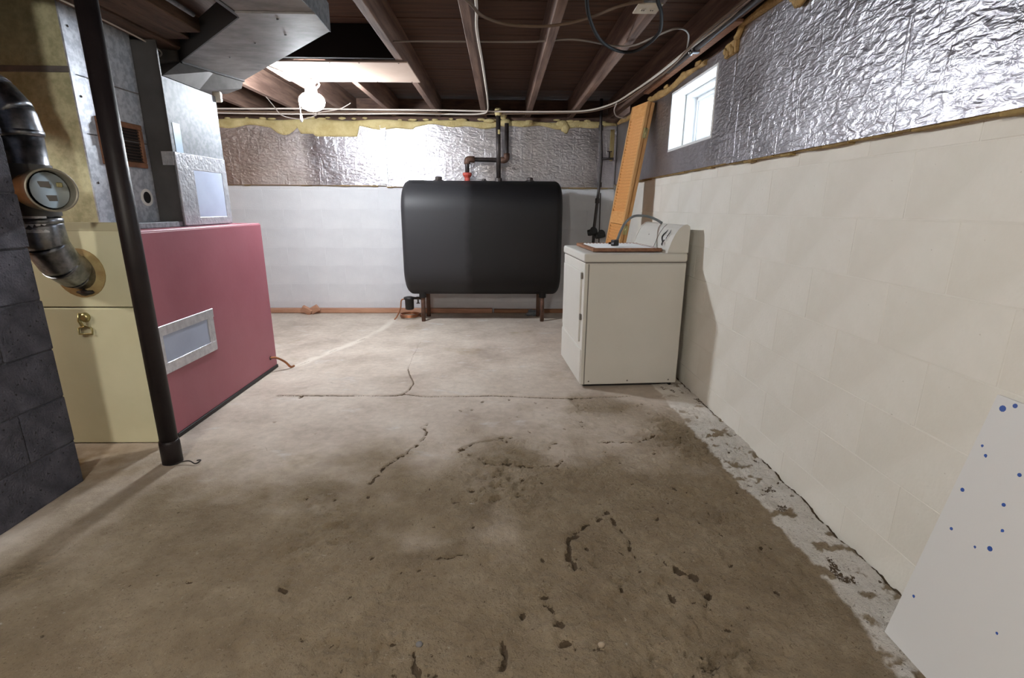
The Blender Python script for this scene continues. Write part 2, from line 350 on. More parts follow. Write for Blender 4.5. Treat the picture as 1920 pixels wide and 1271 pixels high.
# ------------------------------------------------------------------ floor
def build_floor():
    xs = np.concatenate([np.arange(XL-.3, -2.4, .2), np.arange(-2.4, 1.29, .0055)])
    ys = np.concatenate([np.arange(YF-.3, .9, .15), np.arange(.9, YB+.06, .0055)])
    X, Y = np.meshgrid(xs, ys)
    def seg(pts, wid, wob=.012, soft=1.6):
        pts = np.array(pts); mask = np.zeros_like(X)
        wx = X+(fbm(X+40, Y, 14, 4, 3)-.5)*wob*4; wy = Y+(fbm(X, Y+40, 14, 4, 4)-.5)*wob*4
        x0, x1 = pts[:, 0].min()-.15, pts[:, 0].max()+.15; y0, y1 = pts[:, 1].min()-.15, pts[:, 1].max()+.15
        ii = (X > x0) & (X < x1) & (Y > y0) & (Y < y1)
        px, py = wx[ii], wy[ii]; best = np.full(px.shape, 9.)
        for a, b in zip(pts, pts[1:]):
            d = b-a; t = np.clip(((px-a[0])*d[0]+(py-a[1])*d[1])/(d@d), 0, 1)
            best = np.minimum(best, np.hypot(px-a[0]-t*d[0], py-a[1]-t*d[1]))
        mask[ii] = np.clip(1-(best-wid*.5)/(wid*soft), 0, 1); return mask
    cr = np.zeros_like(X)
    brk = np.clip((fbm(X, Y, 9, 3, 11)-.36)*6, 0, 1)
    main = [(-1.406, 2.974), (-1.14, 2.972), (-.806, 2.97), (-.655, 2.968), (-.61, 2.99), (-.468, 2.95), (-.268, 2.956), (-.033, 2.964), (.202, 2.935), (.401, 2.915), (.605, 2.932), (.811, 2.948)]
    cr = np.maximum(cr, seg(main, .007, .004)*(.55+.45*brk))
    cr = np.maximum(cr, seg([(-.631, 2.968), (-.596, 3.073), (-.593, 3.195), (-.653, 3.397), (-.691, 3.519)], .004, .006)*.72)
    cr = np.maximum(cr, seg([(-.691, 3.519), (-.706, 3.864), (-.705, 4.276)], .004, .006)*.45)
    rep = seg([(-1.545, 3.524), (-1.487, 3.68), (-1.419, 3.896), (-1.319, 4.137), (-1.212, 4.427), (-1.152, 4.802), (-1.127, 5.19)], .03, .008, 1.2)*np.clip((fbm(X, Y, 6, 3, 8)-.3)*4, 0, 1)*.75
    cr = np.maximum(cr, seg([(-1.53, 3.56), (-1.487, 3.68), (-1.419, 3.896), (-1.319, 4.137), (-1.212, 4.427)], .004, .004)*.5*brk)
    for pts, wd in [([(-.408, 2.533), (-.408, 2.433), (-.429, 2.31), (-.449, 2.197), (-.49, 2.145), (-.53, 2.046), (-.579, 1.955)], .010),
                    ([(-.231, 2.195), (-.134, 2.307), (.056, 2.365)], .007),
                    ([(-.205, 2.194), (-.024, 2.089), (.148, 2.077), (.286, 2.095), (.31, 2.189), (.241, 2.273)], .008),
                    ([(.29, 1.623), (.386, 1.655), (.424, 1.689), (.44, 1.621), (.451, 1.543), (.455, 1.485)], .011),
                    ([(.422, 1.678), (.32, 1.623), (.23, 1.547), (.229, 1.461), (.249, 1.408)], .014),
                    ([(-.015, 1.143), (.007, 1.073), (-.007, 1.034)], .011), ([(-.22, 1.077), (-.229, 1.0)], .009),
                    ([(.85, 2.421), (.676, 2.298), (.514, 2.3)], .008), ([(-.213, 1.428), (-.161, 1.44), (-.108, 1.452)], .006),
                    ([(-.864, 1.424), (-.837, 1.442), (-.805, 1.46)], .013), ([(.10, 1.28), (.16, 1.20), (.15, 1.12)], .012), ([(.55, 1.42), (.64, 1.34), (.61, 1.22)], .009)]:
        cr = np.maximum(cr, seg(pts, wd*.62, .022)*np.clip((fbm(X, Y, 34, 4, 12)-.36)*5, 0, 1))
    rng = np.random.RandomState(5)
    pits = [(-.547, 1.83), (-.183, 1.787), (-.123, 1.873), (.094, 1.96), (-.678, 1.314), (.175, 1.104), (.063, 1.208), (.136, 1.28), (.737, 1.875), (.866, 2.669), (.446, 2.561), (.27, 2.302), (.26, 1.086), (.621, 1.353), (.522, 1.263), (-1.25, 2.95)]
    while len(pits) < 190:
        x, y = rng.uniform(-1.3, 1.0), 1.0+1.9*rng.rand()**1.4
        if rng.rand() < .25+.75*np.clip((x+.6)/1.2, 0, 1): pits.append((x, y))
    for k, (x, y) in enumerate(pits):
        r = rng.uniform(.006, .011) if k < 16 else rng.uniform(.002, .006)
        ii = (abs(X-x) < .06) & (abs(Y-y) < .06)
        a = rng.uniform(0, 3); dx, dy = X[ii]-x, Y[ii]-y; u, v = dx*np.cos(a)+dy*np.sin(a), -dx*np.sin(a)+dy*np.cos(a)
        d = np.hypot(u/rng.uniform(1, 2.2), v)
        cr[ii] = np.maximum(cr[ii], np.clip(1.6-d/r, 0, 1)*rng.uniform(.5, 1))
    n1 = fbm(X, Y, 3.2, 5, 21)
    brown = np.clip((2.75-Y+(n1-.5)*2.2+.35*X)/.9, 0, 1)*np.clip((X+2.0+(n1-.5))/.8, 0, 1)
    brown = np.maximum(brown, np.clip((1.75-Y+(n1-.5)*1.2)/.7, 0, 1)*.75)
    edge = 1.025+(fbm(X, Y, 5, 5, 31)-.5)*.13
    paint = np.clip((X-edge)/.010, 0, 1)*(Y < 3.35)
    chip = np.clip((fbm(X, Y, 16, 5, 33)-.63)*22, 0, 1)
    chip2 = np.clip((fbm(X, Y, 7, 5, 34)-.60)*12, 0, 1)*np.clip((1.16-X)/.08, 0, 1)
    paint *= 1-np.maximum(chip, chip2*.35)
    gap = np.clip(1-abs(X-(XR-.004))/.012, 0, 1)*np.clip((fbm(X, Y, 4, 4, 35)-.35)*5, 0, 1)
    cr = np.maximum(cr, gap*.9*(Y < 3.4))
    blk = np.clip((fbm(X, Y, 18, 4, 37)-.66)*16, 0, 1)*np.clip((X-1.02)/.05, 0, 1)
    cr = np.maximum(cr, blk*.5*(Y < 3.3))
    ochre = np.clip(1-np.hypot((X+1.95)/.42, (Y-2.12)/.22), 0, 1)*np.clip((fbm(X, Y, 6, 4, 41)-.35)*4, 0, 1)  # yellow-brown tint on the floor before the furnace door
    ochre = np.maximum(ochre, np.clip(1-np.hypot((X+1.02)/.22, (Y-5.3)/.25), 0, 1)*.5)
    rough = brown*np.clip((X+1.3)/1.4, .25, 1)
    Z = (fbm(X, Y, 2., 3, 51)-.5)*.012*np.clip(rough+.15, 0, 1)+(fbm(X, Y, 9, 4, 52)-.5)*.028*rough+(fbm(X, Y, 34, 3, 53)-.5)*.014*rough
    gravel = np.clip((fbm(X, Y, 2.6, 4, 56)-.47)*6, 0, 1)*rough
    Z += (fbm(X, Y, 46, 3, 57)-.5)*.030*gravel+(fbm(X, Y, 80, 2, 58)-.5)*.008*rough
    pk = np.clip((fbm(X, Y, 30, 4, 54)-.585)*9, 0, 1)*np.clip(gravel+.25*rough, 0, 1); Z -= pk*.010
    cr = np.maximum(cr, pk*.40*(1-paint)); Z -= cr*.016
    Z += paint*.002
    Z *= np.clip((np.minimum(X+2.3, 3.3-Y*.0))/.4, 0, 1)
    Z[:, xs < -2.3] = 0; Z = np.where(Y > 3.6, Z*.3, Z); Z = np.minimum(Z, .010)
    ny, nx = X.shape; me = bpy.data.meshes.new('floor')
    v = np.stack([X.ravel(), Y.ravel(), Z.ravel()], 1).astype(np.float32)
    i = np.arange((ny-1)*(nx-1)); r, c = i//(nx-1), i % (nx-1); a = r*nx+c
    f = np.stack([a, a+1, a+nx+1, a+nx], 1).astype(np.int32)
    me.vertices.add(len(v)); me.vertices.foreach_set('co', v.ravel())
    me.loops.add(f.size); me.loops.foreach_set('vertex_index', f.ravel())
    me.polygons.add(len(f)); me.polygons.foreach_set('loop_start', np.arange(len(f), dtype=np.int32)*4)
    me.update(calc_edges=True); me.shade_smooth()
    for nm, arr in (('crack', cr), ('brown', brown), ('paint', paint), ('repair', rep), ('ochre', ochre)):
        at = me.attributes.new(nm, 'FLOAT', 'POINT'); at.data.foreach_set('value', arr.ravel().astype(np.float32))
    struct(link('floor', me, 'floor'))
build_floor()

# ------------------------------------------------------------------ walls
def block_mesh(L, H, D, axis):
    b = MB()
    if axis == 'x': b.box(-L/2, L/2, 0, D, -H/2, H/2, .0025, 1)      # faces -y
    elif axis == 'y': b.box(0, D, -L/2, L/2, -H/2, H/2, .0025, 1)    # faces -x
    else: b.box(-D, 0, -L/2, L/2, -H/2, H/2, .003, 1)               # faces +x
    return b.mesh('block')
def courses(parent, axis, plane, u0, u1, z0off, zmax, uoff, m, proud=.0013, jitter=.0005, gap=.0006):
    cache = {}; z = z0off-.2; k = 0; P = .4064
    while z < zmax-.02:
        za, zb = max(z+gap, 0.0), min(z+.2-gap, zmax)
        n = math.floor((u0-uoff)/P)-1
        while True:
            a = uoff+(n+.5*(k % 2))*P; n += 1
            ua, ub = max(a+gap, u0), min(a+P-gap, u1)
            if a > u1: break
            if ub-ua < .03: continue
            key = (round(ub-ua, 3), round(zb-za, 3))
            if key not in cache:
                cache[key] = block_mesh(ub-ua, zb-za, .09, axis); cache[key].materials.append(M_[m])
            o = link('block', cache[key], None, parent)
            j = proud+random.uniform(-jitter, jitter)
            uc, zc = (ua+ub)/2, (za+zb)/2
            o.location = (uc, plane-j, zc) if axis == 'x' else ((plane-j, uc, zc) if axis == 'y' else (plane+j, uc, zc))
        z += .2; k += 1
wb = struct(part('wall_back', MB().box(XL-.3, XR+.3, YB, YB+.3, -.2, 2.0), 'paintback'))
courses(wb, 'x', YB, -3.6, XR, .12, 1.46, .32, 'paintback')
wr = MB()
wr.box(XR, XR+.3, YF-.3, WY0, -.2, 2.0); wr.box(XR, XR+.3, WY1, YB, -.2, 2.0)
wr.box(XR, XR+.3, WY0, WY1, -.2, WZ0); wr.box(XR, XR+.3, WY0, WY1, WZ1, 2.0)
wr = struct(part('wall_right', wr, 'paint'))
courses(wr, 'y', XR, .2, YB, .12, 1.44, 1.557, 'paint')
struct(part('wall_left', MB().box(XL-.3, XL, YF-.3, YB, -.2, 2.0), 'brownpanel'))
struct(part('wall_front', MB().box(XL-.3, XR+.3, YF-.3, YF, -.2, 2.3), 'paint'))
# sill plates and rim boards
struct(part('trim_1', MB().box(XL-.3, XR+.3, YB-.02, YB+.28, 2.0, JB).box(XL-.3, XR+.3, YB+.10, YB+.28, JB, JT), 'sill'))
struct(part('trim_2', MB().box(XR-.005, XR+.28, YF-.3, YB-.03, 2.0, JB).box(XR+.08, XR+.28, YF-.3, YB-.03, JB, JT), 'sill'))
struct(part('trim_3', MB().box(XL-.3, XL, YF-.3, YB-.03, 2.0, JT), 'brownpanel'))
# ceiling: slab, subfloor planks, joists
ce = struct(part('ceiling', MB().box(XL-.35, XR+.35, YF-.35, YB+.35, JT+.025, JT+.12), 'plank'))
pm = [MB().box(XL-.3, XR+.3, 0, .136, 0, .022, .003).mesh('plank') for _ in range(1)][0]; pm.materials.append(M_['plank'])
y = YF
while y < YB+.2:
    o = link('plank', pm, None, ce); o.location = (0, y, JT+.001+random.uniform(0, .004)); y += .142
JX = [1.14, .715, .275, -.17, -.64, -1.085, -1.52, -1.97, -2.41, -2.85, -3.29, -3.73]
jm = MB().box(-.024, .024, YF+.01, YB+.09, JB, JT, .003).mesh('joist'); jm.materials.append(M_['joist'])
jm2 = MB().box(-.024, .024, 3.502, YB+.09, JB, JT, .003).mesh('joist'); jm2.materials.append(M_['joist'])
part('header', MB().box(-1.495, -.665, 3.455, 3.50, JB+.001, JT-.001, .003), mat('black_header_wood', srgb(30, 25, 24), .9, spec=.1), ce)  # near-black board between the joists at the panel's near edge
for x in JX:
    o = link('joist', jm2 if x == -1.085 else jm, None, ce); o.location = (x, 0, 0)
# ------------------------------------------------------------------ window
wn = struct(thing('window_1', 'small white basement window high on the right wall', 'window', (XR, 3.41, WZ0))); del wn['category']
def ring(b, x0, x1, y0, y1, z0, z1, t, bev=.002):
    b.box(x0, x1, y0, y1, z0, z0+t, bev).box(x0, x1, y0, y1, z1-t, z1, bev)
    b.box(x0, x1, y0, y0+t, z0+t, z1-t, bev).box(x0, x1, y1-t, y1, z0+t, z1-t, bev); return b
part('jamb', ring(MB(), XR-FT-.004, XR+.05, WY0-.004, WY1+.004, WZ0-.004, WZ1+.004, .016), 'winwhite', wn)
part('frame', ring(MB(), XR+.056, XR+.17, WY0+.006, WY1-.006, WZ0+.006, WZ1-.006, .024), 'winwhite', wn)
sash = part('sash', ring(ring(MB(), XR+.13, XR+.165, WY0+.03, WY1-.03, WZ0+.03, WZ1-.03, .05), XR+.12, XR+.13, WY0+.045, WY1-.045, WZ0+.045, WZ1-.045, .012), 'winwhite', wn)
part('pane', MB().box(XR+.147, XR+.151, WY0+.075, WY1-.075, WZ0+.075, WZ1-.075), 'glass', sash)
pl = bpy.data.lights.new('window_daylight', 'AREA'); pl.shape = 'RECTANGLE'; pl.size = WY1-WY0-.1; pl.size_y = WZ1-WZ0-.1
pl.cycles.is_portal = True
po = bpy.data.objects.new('window_daylight', pl); C.objects.link(po); po.location = (XR+.2, 3.41, (WZ0+WZ1)/2); po.rotation_euler = (math.radians(90), 0, math.radians(90))

# ------------------------------------------------------------------ foil-faced insulation boards
def foil_board(name, label, axis, u0, u1, z0, z1, plane, hole=None, topfn=None, seed=0):
    root = thing(name, label, 'insulation', ((u0+u1)/2, plane, z0) if axis == 'x' else (plane, (u0+u1)/2, z0), 'foil faced boards on the walls')
    nu, nz = int((u1-u0)/.02)+1, int((z1-z0)/.02)+1
    us = list(np.linspace(u0, u1, nu)); zs = list(np.linspace(z0, z1, nz))
    if hole:
        for v in hole[:2]: us[int(np.argmin(abs(np.array(us)-v)))] = v
        for v in hole[2:]: zs[int(np.argmin(abs(np.array(zs)-v)))] = v
    U, Z = np.meshgrid(us, zs)
    d = (fbm(U+9, Z+9, 1.6, 2, seed)-.5)*.010+(fbm(U+9, Z*2.5+9, 9, 3, seed+1)-.5)*.0035
    bm = bmesh.new(); V = {}
    for j in range(nz):
        for i in range(nu):
            z = Z[j, i]
            if topfn and j == nz-1: z = topfn(U[j, i])
            off = plane-FT+d[j, i]
            V[j, i] = bm.verts.new((U[j, i], off, z) if axis == 'x' else (off, U[j, i], z))
    for j in range(nz-1):
        for i in range(nu-1):
            uc, zc = (us[i]+us[i+1])/2, (zs[j]+zs[j+1])/2
            if hole and hole[0] < uc < hole[1] and hole[2] < zc < hole[3]: continue
            q = (V[j, i], V[j, i+1], V[j+1, i+1], V[j+1, i])
            f = bm.faces.new(q if axis == 'x' else q[::-1]); f.smooth = True
    me = bpy.data.meshes.new('foil_face'); bm.to_mesh(me); bm.free()
    link('foil_face', me, 'foil', root)
    a, b_, e = plane-FT+.008, plane-.001, .002
    core = MB()
    def bx(p0, p1, q0, q1):
        if axis == 'x': core.box(p0, p1, a, b_, q0, q1)
        else: core.box(a, b_, p0, p1, q0, q1)
    if hole:
        h = hole; bx(u0, h[0]-e, z0, z1-.03); bx(h[1]+e, u1, z0, z1-.03); bx(h[0]-e, h[1]+e, z0, h[2]-e); bx(h[0]-e, h[1]+e, h[3]+e, z1-.02)
    else: bx(u0, u1, z0, z1-.03)
    part('foam_core', core, 'boardedge', root, 'yellow brown foam core edge')
    # ragged lower lip of the foam and glue
    lip = MB(); u = u0
    while u < u1-.02:
        l = random.uniform(.05, .2); v = min(u+l, u1); dz = random.uniform(.002, .012)
        p0, p1 = plane-FT+random.uniform(.004, .012), plane-.003
        if axis == 'x': lip.box(u, v, p0, p1, z0-dz, z0+.004, .002)
        else: lip.box(p0, p1, u, v, z0-dz, z0+.004, .002)
        u = v
    part('ragged_lip', lip, 'boardedge', root)
    return root
foil_board('foil_insulation_board', 'brown-tinged silver foil board on the back wall beside the ceiling lamp', 'x', -3.6, -1.212, 1.365, 1.985, YB, seed=3)
foil_board('foil_insulation_board', 'bright silver foil board on the back wall behind the black oil tank', 'x', -1.204, XR-FT-.004, 1.355, 1.985, YB, seed=6)
foil_board('foil_insulation_board', 'silver foil board cut around the small window on the right wall', 'y', 2.80, YB-FT-.006, 1.385, 1.98, XR, hole=(WY0, WY1, WZ0, WZ1), seed=9)
foil_board('foil_insulation_board', 'crinkled silver foil board high on the right wall nearest the camera', 'y', .1, 2.795, 1.38, 2.03, XR, seed=12)
tp = MB(); 
for i in range(10):
    z = 1.375+i*.06; tp.box(-1.235+random.uniform(-.004, .004), -1.182+random.uniform(-.004, .004), YB-FT-.016, YB-FT-.006, z, z+.06, .002)
tag(part('foil_seam_tape', tp, 'tape'), 'vertical strip of shiny tape over the seam of the back wall foil', 'tape')

# spray foam along the top of the walls
def foam_strip(name, label, axis, u0, u1, plane, lowfn, topfn, m='foam', lumps=(), thick=.014, seed=1):
    b = MB(); n = int((u1-u0)/.03)+2; rings = []
    for i in range(n):
        u = u0+(u1-u0)*i/(n-1); lo, hi = lowfn(u), topfn(u); t = thick*(.7+.6*random.random()); r = []
        K = 8
        for k in range(K+1):
            z = lo+(hi-lo)*k/K; dd = t*math.sin(math.pi*min(max(k/K, .0), 1.))**.35
            r.append((z, plane-dd-random.uniform(0, .004)))
        r += [(hi, plane+.012), (lo, plane+.012)]
        rings.append([Vector((u, q, z)) if axis == 'x' else Vector((q, u, z)) for z, q in r])
    b.grid(rings)
    for (c, r, s) in lumps: b.ico(c, r, s, 2, .16)
    return tag(part(name, b, m), label, 'foam')
def lowB(u):
    v = 1.925+.012*math.sin(u*7)+.01*math.sin(u*17+1)
    if -2.35 < u < -1.46:                                  # the long run-down beside the lamp
        v = {0: 0}.get(9, 1.925)-.075*max(0, math.sin((u+2.35)/.28*math.pi)) if u < -2.07 else (1.865 if u < -1.9 else 1.84)
    if u > -.9: v += .02
    return v
lum = []
for u in np.arange(-2.8, 1.1, .12):
    if random.random() < .75: lum.append(((u+random.uniform(-.04, .04), YB-.045, 2.006+random.uniform(-.006, .014)), random.uniform(.012, .024), (random.uniform(1.2, 2.8), .8, .6)))
lum += [((.66, YB-.055, 1.94), .05, (.9, .35, 1.1)), ((.62, YB-.055, 1.98), .05, (1.2, .35, .7)), ((.04, YB-.06, 1.985), .05, (1.3, .7, .8)), ((-.12, YB-.06, 2.0), .04, (1.6, .7, .6)), ((.02, YB-.06, 2.05), .04, (1, .7, 1))]
foam_strip('spray_foam_strip', 'cream yellow spray foam along the top of the back wall foil', 'x', -3.3, 1.19, YB-FT-.004, lowB, lambda u: 2.0+.008*math.sin(u*9), lumps=lum)
foam_strip('spray_foam_strip', 'vertical smear of yellow spray foam in the back right corner', 'x', 1.13, 1.17, YB-FT-.006, lambda u: 1.62+.5*abs(u-1.15), lambda u: 1.93)
foam_strip('spray_foam_strip', 'yellow spray foam bead above the small window', 'y', 3.2, 5.45, XR-FT-.004, lambda u: 1.955+.012*math.sin(u*6), lambda u: 1.995+.012*math.sin(u*11), m='foamdark', lumps=[((XR-.055, u, 1.992), .02, (.8, 2.2, .7)) for u in (3.3, 3.55, 3.9, 4.3)], thick=.014)
foam_strip('spray_foam_strip', 'yellow spray foam bead at the ceiling edge nearest the camera on the right wall', 'y', 1.5, 2.76, XR-FT-.004, lambda u: 2.012+.008*math.sin(u*5), lambda u: 2.045+.006*math.sin(u*11), m='foamdark', thick=.02)
fb = MB().box(XR-.058, XR-FT+.01, 2.79, 2.93, 1.915, 1.985, .012, 2)
for k in range(4): fb.ico((XR-.058, 2.82+.03*k, 1.93+.02*(k % 2)), .018, (.5, 1, 1), 2, .15)
fb.tube(smooth_path([(XR-.052, 2.80, 1.98), (XR-.05, 2.775, 2.0), (XR-.048, 2.755, 2.03)]), .016, 8)
tag(part('foam_plug', fb, 'foamdark'), 'square plug of brown yellow foam above the window corner', 'foam')
tag(part('foam_blob', MB().ico((XR-.055, 2.225, 1.975), .05, (.45, 1.3, 1.0), 2, .12).ico((XR-.055, 2.28, 2.0), .04, (.45, 1, .9), 2, .12), 'foamdark'), 'lump of mustard foam hanging at the top edge of the right wall', 'foam')

# ------------------------------------------------------------------ oil tank
tk = thing('oil_tank', 'large black obround heating oil tank against the back wall', 'tank', (-.18, 5.2, 0))
def tank():
    cx, cy, L, hw, z0, z1 = -.185, 5.2, 1.56, .29, .272, 1.402
    b = MB(); rings = []
    er = .085
    prof = [(L/2, .0)] ; st = []
    for k in range(0, 9):
        a = math.pi/2*k/8; st.append((-L/2+er*(1-math.cos(a))*.8, er*(1-math.sin(a))))
    full = st+[(-s, i) for s, i in st[::-1]]
    for s, ins in full:
        r = hw-ins; ring_ = []
        for k in range(20):
            a = math.pi*k/19; ring_.append(Vector((cx+s, cy+r*math.cos(a), z1-hw+r*math.sin(a)+0)))
        for k in range(20):
            a = math.pi+math.pi*k/19; ring_.append(Vector((cx+s, cy+r*math.cos(a), z0+hw+r*math.sin(a))))
        rings.append(ring_)
    b.grid(rings)
    return b
part('shell', tank(), 'tank', tk)
for i, (x, y) in enumerate([(-.805, 5.09), (.425, 5.09), (-.785, 5.33), (.40, 5.33)]):
    lg = part('leg', MB().tube([(x, y, .0), (x, y, .36)], .021, 12), 'ironrust', tk)
    part('leg_socket', MB().lathe([(.036, .25), (.036, .30), (.046, .325), (.046, .40)], (x, y, 0), (0, 0, 1), 14), 'tank', lg)
for x, h, r in [(-.62, .035, .034), (-.17, .018, .018), (.285, .032, .03)]:
    part('bung_plug', MB().lathe([(r*1.5, 1.385), (r*1.5, 1.405), (r, 1.41), (r, 1.40+h), (r*.6, 1.405+h)], (x, 5.2, 0), (0, 0, 1), 8, False), 'iron', tk)
part('weld_strip', MB().box(-.89, -.74, 5.03, 5.05, 1.392, 1.398, .002), 'iron', tk)
vp = thing('vent_pipe', 'crooked iron vent pipe rising from a red fitting on the tank', 'pipe', (-.33, 5.2, 1.40))
part('pipe', MB().tube(fillet([(-.335, 5.2, 1.42), (-.335, 5.22, 1.605), (.055, 5.30, 1.605), (.055, 5.30, 1.95)], .03, 5), .021, 12), 'iron', vp)
part('fitting', MB().lathe([(.028, 1.395), (.028, 1.43), (.046, 1.455), (.046, 1.475), (.034, 1.48)], (-.335, 5.2, 0), (0, 0, 1), 12, False), 'redfit', vp, 'red painted swing joint')
for p, d in [((-.335, 5.222, 1.56), (0, 0, 1)), ((.055, 5.30, 1.585), (0, 0, 1))]:
    s = -1 if p[0] > 0 else 1
    part('elbow', MB().tube(fillet([Vector(p)+Vector((0, 0, -.0)) if s > 0 else Vector((-.02, 5.29, 1.605)), Vector((p[0], p[1], 1.605)), Vector((p[0]+.07, p[1]+.012, 1.605)) if s > 0 else Vector((p[0], p[1], 1.67))], .035, 6), .031, 12), 'ironrust', vp)
fp = thing('fill_pipe', 'straight black iron fill pipe standing on the middle of the tank', 'pipe', (-.03, 5.17, 1.40))
part('pipe', MB().tube([(-.025, 5.17, 1.39), (-.028, 5.17, 2.02)], .023, 12), 'iron', fp)
part('collar', MB().lathe([(.034, 1.392), (.034, 1.425), (.027, 1.43)], (-.025, 5.17, 0), (0, 0, 1), 10, False), 'iron', fp)
part('foam_cuff', MB().ico((-.03, 5.17, 2.03), .035, (1, 1, 1.3), 2, .2), 'foam', fp, 'foam smear on the pipe top')
part('paint_mark', MB().box(-.032, -.012, 5.145, 5.152, 1.83, 1.87, .002), 'foam', fp)
of = thing('oil_filter', 'small black oil filter canister under the left end of the tank', 'filter', (-.97, 5.2, .12))
part('canister', MB().lathe([(.03, .1), (.045, .108), (.047, .205), (.058, .212), (.058, .232), (.03, .24)], (-.965, 5.2, 0), (0, 0, 1), 16), 'black', of)
part('inlet_pipe', MB().tube([(-.97, 5.2, .225), (-.80, 5.16, .225), (-.80, 5.16, .30)], .014, 10), 'iron', of)
vv = part('valve', MB().lathe([(.02, .17), (.02, .175), (.008, .18), (.008, .235), (.02, .24)], (-.87, 5.18, 0), (0, 0, 1), 10, False), 'iron', of)
part('copper_line', MB().tube(smooth_path([(-1.015, 5.19, .215), (-1.045, 5.18, .20), (-1.055, 5.17, .12), (-1.09, 5.14, .04), (-1.115, 5.12, .01)]), .007, 8), 'copper', of)
cp = thing('copper_tube_coil', 'loose coil of copper tubing on the floor under the oil filter', 'tubing', (-.98, 5.3, 0))
part('coil', MB().tube([(-.975+.105*math.cos(a)*(1+.03*math.sin(3*a)), 5.28+.12*math.sin(a), .012+.0025*a) for a in np.linspace(0, 12.6, 70)], .0075, 8), 'copper', cp)
ol = thing('oil_line', 'copper oil line coming out of the maroon furnace side', 'tubing', (-1.6, 3.47, 0))
part('line', MB().tube(smooth_path([(-1.66, 3.452, .10), (-1.615, 3.47, .095), (-1.57, 3.50, .055), (-1.545, 3.524, .010), (-1.535, 3.56, .006)]), .008, 8), 'copper', ol)

# ------------------------------------------------------------------ wood along the back wall, scrap
tag(part('wood_strip', MB().box(-2.75, -.1, YB-.072, YB-.012, .004, .052, .003), 'lumber'), 'long reddish wood strip on the floor along the white back wall', 'lumber')
tag(part('wood_strip', MB().box(-.08, 1.18, YB-.062, YB-.012, .004, .044, .003), 'brownwood'), 'brown wood strip in the shade under the black tank', 'lumber')
sc_ = MB(); 
for (x, y, z, a, l) in [(-2.13, 5.42, .045, .5, .11), (-2.05, 5.43, .055, -.5, .10)]:
    sc_.box(-l/2, l/2, -.02, .02, -.035, .035, .004, 1, Matrix.Translation((x, y, z)) @ Matrix.Rotation(a, 4, 'Y') @ Matrix.Rotation(.25, 4, 'X'))
tag(part('wood_scrap', sc_, 'lumber'), 'split reddish wood scrap lying against the wood strip by the back wall', 'wood scrap')
cl = MB()
for k in range(7): cl.ico((.30+.02*k+random.uniform(-.01, .01), 5.36+random.uniform(-.03, .03), .022+.012*(k % 3)), .032, (1.2, .9, .7), 2, .25)
tag(part('rag', cl, mat('grey_cloth', srgb(112, 118, 124), .9)), 'crumpled grey rag on the floor under the tank', 'rag')

# ------------------------------------------------------------------ corner water pipe
wp = thing('water_pipe', 'dark pipe with shutoff tap in the back right corner', 'pipe', (1.0, 5.38, 0))
part('pipe', MB().tube([(1.0, 5.40, 2.2), (1.005, 5.40, 1.95), (1.03, 5.41, 1.62), (1.02, 5.41, 1.36), (.985, 5.40, .95), (.97, 5.40, .0)], .016, 10), 'iron', wp)
part('riser', MB().tube([(1.04, 5.42, 1.3), (1.045, 5.42, .95), (1.06, 5.42, .02)], .006, 8), 'iron', wp)
t1 = part('tap', MB().tube([(1.03, 5.41, 1.635), (1.10, 5.39, 1.635), (1.15, 5.385, 1.635)], .012, 8), 'iron', wp)
part('tap_handle', MB().tube([(1.105, 5.385, 1.64), (1.105, 5.385, 1.70)], .008, 8).box(1.08, 1.13, 5.378, 5.392, 1.70, 1.708, .002), 'iron', t1)
for x, z in [(.965, .90), (1.05, .87)]:
    v_ = part('shutoff_valve', MB().lathe([(.03, -.05), (.034, -.03), (.034, .03), (.03, .05)], (x, 5.38, z), (1, 0, .2), 10, False).lathe([(.012, 0), (.012, .06)], (x, 5.38, z), (0, -1, .4), 8), 'black', wp)
    part('valve_wheel', MB().lathe([(.012, .055), (.036, .06), (.036, .068), (.012, .07)], (x, 5.38, z), (0, -1, .4), 12, False), 'black', v_)
for z in (1.93, 1.38, 1.22): part('coupling', MB().lathe([(.024, -.025), (.024, .025)], (1.008 if z > 1.8 else (1.022 if z > 1.3 else 1.008), 5.408, z), (0.02, 0, 1), 10, False), 'iron', wp)

# ------------------------------------------------------------------ steel post, chimney
ps = thing('steel_post', 'dark round steel support post in front of the furnace', 'post', (-1.522, 2.126, 0))
part('shaft', MB().tube([(-1.522, 2.126, .11), (-1.527, 2.126, 1.955)], .037, 24), 'post', ps)
part('base_sleeve', MB().lathe([(.042, -.02), (.042, .10), (.040, .112), (.036, .114)], (-1.522, 2.126, 0), (0, 0, 1), 24), 'post', ps)
part('cap_plate', MB().box(-1.62, -1.44, 2.03, 2.22, 1.953, 1.966, .002), 'post', ps)
ch = thing('chimney', 'dark grey cinder block chimney at the left edge', 'chimney', (-2.1, 1.5, 0))
part('core', MB().box(-2.22, -1.803, .9, 1.965, -.01, 2.035), 'cindermortar', ch)
courses(ch, '-x', -1.803, .9, 1.967, .19, 2.03, 1.967-.4064, 'cinder', .006, .003, .003)
for k in range(10): pass
tag(part('wire_scrap', MB().tube(smooth_path([(-1.49, 2.10, .008), (-1.44, 2.11, .014), (-1.40, 2.095, .008), (-1.39, 2.12, .012), (-1.41, 2.125, .008)]), .003, 6), 'iron'), 'bent scrap of wire on the floor by the post foot', 'wire')

